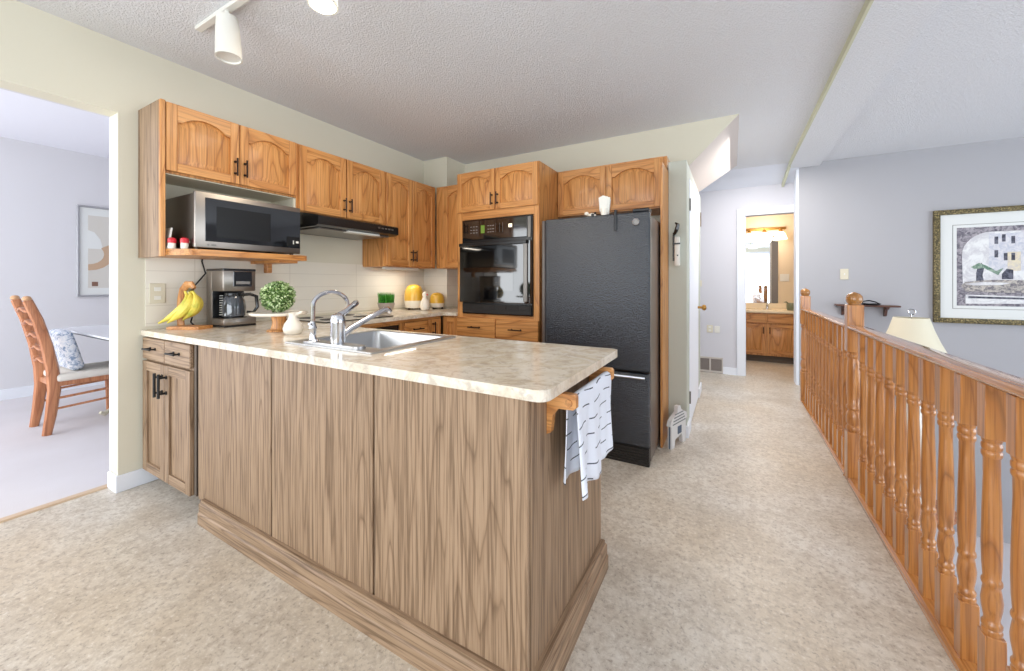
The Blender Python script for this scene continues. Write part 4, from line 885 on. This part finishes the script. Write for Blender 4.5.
MB().tube([(0.49, 7.28, 0.82), (0.49, 7.24, 0.855), (0.49, 7.17, 0.845)], 0.010, 8).build('spout', chrome, c)
MB().tube([(0.49, 7.28, 0.84), (0.49, 7.29, 0.88)], 0.007, 8).build('lever', chrome, c)
c = thing('toothbrush_jar', 'squat grey-green jar at the right of the bathroom faucet', 'jar', (0.78, 7.15, 0.7725))
MB().lathe([(0.045, 0), (0.055, 0.02), (0.055, 0.09), (0.045, 0.11), (0.035, 0.10)], 0.78, 7.15, 0.7725, 18).build('jar', greyglass, c)
MB().tube([(0.76, 7.15, 0.86), (0.72, 7.13, 0.90), (0.69, 7.12, 0.895)], [0.01, 0.012, 0.004], 8).build('lid_knob', greyglass, c)
tag(MB().box(-0.1, 0.640, 7.388, 7.3985, 0.865, 1.93).build('wall_mirror', mirror, origin=(0.3, 7.39, 0.865), smooth=False), 'large frameless mirror above the vanity', 'mirror')
c = thing('vanity_light', 'brass vanity light bar with glowing white globes above the mirror', 'light fixture', (0.45, 7.39, 2.0))
MB().box(0.15, 0.74, 7.36, 7.3985, 2.025, 2.065, 0.006).build('bar', brass, c)
for x_ in (0.25, 0.455, 0.665):
    MB().lathe([(0.022, 0), (0.03, -0.03), (0.02, -0.045)], x_, 7.30, 2.02, 12).build('socket', brass, c)
    MB().tube([(x_, 7.37, 2.04), (x_, 7.31, 2.04), (x_, 7.30, 2.01)], 0.008, 8).build('arm', brass, c)
    MB().lathe([(0.03, 0), (0.06, -0.03), (0.085, -0.10), (0.088, -0.12), (0.05, -0.125)], x_, 7.30, 1.985, 18).build('globe', globe_m, c)
l = bpy.data.lights.new('vanity_light_glow', 'POINT'); l.energy = 11; l.color = (1.0, 0.90, 0.80); l.shadow_soft_size = 0.15
lo_ = bpy.data.objects.new('vanity_light_glow', l); COL.objects.link(lo_); lo_.location = (0.45, 7.05, 1.95)
c = thing('small_picture', 'small brown-framed picture at the right in the bathroom', 'picture', (0.90, 7.39, 1.32))
b = MB()
for q in ((0.845, 0.96, 1.30, 1.325), (0.845, 0.96, 1.565, 1.59), (0.845, 0.868, 1.325, 1.565), (0.937, 0.96, 1.325, 1.565)): b.box(q[0], q[1], 7.38, 7.3985, q[2], q[3], 0.002)
b.build('frame', chairwood, c)
MB().box(0.866, 0.94, 7.39, 7.3985, 1.32, 1.57).build('picture', matboard, c, smooth=False)
plate('light_switch', 'double switch plate on the bathroom wall right of the mirror', 'light switch', FY(0.665, 7.3985, 1.21), 0.12, 0.115, 'white')

# ---------------------------------------------------------------- dining room
c = thing('dining_chair', 'carved wooden ladder-back dining chair with a cream seat cushion', 'chair', (-4.81, 1.05, 0.004))
for x_ in (-4.62, -5.0):
    P = [(x_, 0.83, 0.004), (x_, 0.85, 0.15), (x_, 0.868, 0.35), (x_, 0.86, 0.50), (x_, 0.83, 0.70), (x_, 0.785, 0.90), (x_, 0.735, 1.055)]
    MB().tube(P, [0.020, 0.024, 0.028, 0.027, 0.025, 0.023, 0.020], 8, 1.35).build('back_post', chairwood, c)
    MB().lathe([(0.012, 0), (0.024, 0.008), (0.026, 0.022), (0.016, 0.036), (0.002, 0.04)], x_, 0.732, 1.05, 12).build('finial', base('light_finial_wood', (206, 160, 120), 0.4), c)
    MB().tube([(x_+(0.02 if x_ > -4.8 else -0.02), 1.275, 0.004), (x_+(0.02 if x_ > -4.8 else -0.02), 1.27, 0.40)], [0.016, 0.024], 8).build('front_leg', chairwood, c)
for z_, y_ in ((0.58, 0.845), (0.68, 0.828), (0.78, 0.81), (0.88, 0.787), (0.98, 0.757)):
    b = MB(); n_ = 14; P = [(-4.985+0.35*i/n_, y_-0.03*math.sin(math.pi*i/n_), z_+0.012*math.sin(math.pi*4*i/n_)) for i in range(n_+1)]
    b.tube(P, [0.012+0.008*abs(math.sin(math.pi*2*i/n_)) for i in range(n_+1)], 8, 0.6); b.build('back_slat', chairwood, c)
b = MB(); b.box(-4.645, -4.60, 0.87, 1.275, 0.372, 0.412, 0.004).box(-5.02, -4.975, 0.87, 1.275, 0.372, 0.412, 0.004).box(-5.0, -4.62, 1.255, 1.29, 0.372, 0.412, 0.004).box(-5.0, -4.62, 0.855, 0.885, 0.372, 0.412, 0.004); b.build('seat_frame', chairwood, c)
MB().box(-5.035, -4.585, 0.875, 1.305, 0.408, 0.468, 0.022, 3).build('seat_cushion', cushion, c)
for z_, x_ in ((0.30, -4.61), (0.22, -4.61), (0.30, -5.01), (0.22, -5.01)): MB().tube([(x_, 0.865, z_-0.02), (x_+0.0, 1.27, z_)], 0.009, 8).build('stretcher', chairwood, c)
pz = MB().box(-0.17, 0.17, -0.045, 0.045, -0.17, 0.17, 0.04, 4).xf(Matrix.Translation((-4.80, 0.965, 0.640)) @ Matrix.Rotation(math.radians(14), 4, 'X')).build('throw_pillow', floral, origin=(-4.80, 0.95, 0.47))
tag(pz, 'blue and white floral pillow propped on the dining chair', 'pillow')
c = thing('dining_table', 'pale dining table with thin dark edge on a curly metal pedestal', 'table', (-4.9, 1.7, 0.004))
b = MB(); b.prism(rr(-5.55, -3.95, 1.06, 2.3, 0.15, 6), fz, 0.748, 0.762); b.build('table_top', tabletop, c)
b = MB(); b.prism(rr(-5.54, -3.96, 1.07, 2.29, 0.15, 6), fz, 0.734, 0.747); b.build('edge', tabledge, c)
MB().lathe([(0.06, 0.10), (0.10, 0.14), (0.05, 0.2), (0.08, 0.4), (0.05, 0.6), (0.12, 0.70), (0.14, 0.73)], -4.95, 1.60, 0.004, 18).build('pedestal', ironleg, c)
for t in (0.3, 1.87, 3.44, 5.01):
    ct, st = math.cos(t), math.sin(t); f = lambda r_, z_: (-4.95+ct*r_, 1.60+st*r_, z_)
    MB().tube([f(0.04, 0.16), f(0.14, 0.20), f(0.26, 0.13), f(0.36, 0.06), f(0.42, 0.03), f(0.45, 0.05)], [0.02, 0.022, 0.02, 0.018, 0.02, 0.014], 8).build('foot', ironleg, c)
c = thing('framed_picture', 'tall silver-edged framed picture on the dining room wall', 'picture', (-6.39, 1.68, 1.03))
F_ = lambda u, v, d: (-6.399+d, 1.363+u, 1.03+v)
b = MB()
for q in ((0, 0.62, 0, 0.02), (0, 0.62, 1.015, 1.035), (0, 0.02, 0.02, 1.015), (0.60, 0.62, 0.02, 1.015)): bx(b, F_, q[0], q[1], q[2], q[3], 0, 0.03, 0.004)
b.build('frame', base('silver_leaf_frame', (176, 176, 180), 0.4, 0.5), c)
b = MB(); bx(b, F_, 0.015, 0.605, 0.015, 1.02, 0, 0.012); b.build('mat', matboard, c, smooth=False)
b = MB(); bx(b, F_, 0.09, 0.53, 0.10, 0.93, 0.012, 0.014); b.build('print', base('print_beige', (212, 208, 200), 0.4), c, smooth=False)
b = MB(); b.prism([(0.09, 0.55), (0.21, 0.55), (0.19, 0.66), (0.14, 0.74), (0.09, 0.76)], F_, 0.014, 0.016); b.build('reflected_lamp_shape', matboard, c, smooth=False)  # lamp reflected in the glass, put in as a pale flat shape
arc = [(0.09+0.21*math.sin(t), 0.49-0.19*math.cos(t)) for t in [i*math.pi/10 for i in range(8)]]; arc2 = [(0.09+0.13*math.sin(t), 0.49-0.12*math.cos(t)) for t in [i*math.pi/10 for i in range(8)]]
b = MB(); b.prism(arc+arc2[::-1], F_, 0.014, 0.017); b.build('reflected_arch', base('reflection_tan', (196, 166, 138), 0.6), c, smooth=False)  # arch reflected in the glass, painted as a tan shape
b = MB(); b.prism([(0.12, 0.12), (0.17, 0.12), (0.17, 0.17), (0.12, 0.17)], F_, 0.014, 0.016); b.build('print_mark', base('print_brown', (130, 96, 80), 0.6), c, smooth=False)

# microwave cord
tag(MB().tube([(-2.99, 1.30, 1.45), (-3.012, 1.22, 1.42), (-3.012, 1.20, 1.33), (-3.0, 1.215, 1.25), (-3.008, 1.16, 1.17), (-3.0, 1.135, 1.10), (-2.99, 1.15, 1.02), (-2.985, 1.13, 0.94), (-2.975, 1.145, 0.916)], 0.005, 6).build('power_cord', black, origin=(-3.0, 1.2, 0.912)), 'black power cord hanging down the tiled wall behind the coffee maker', 'cord')
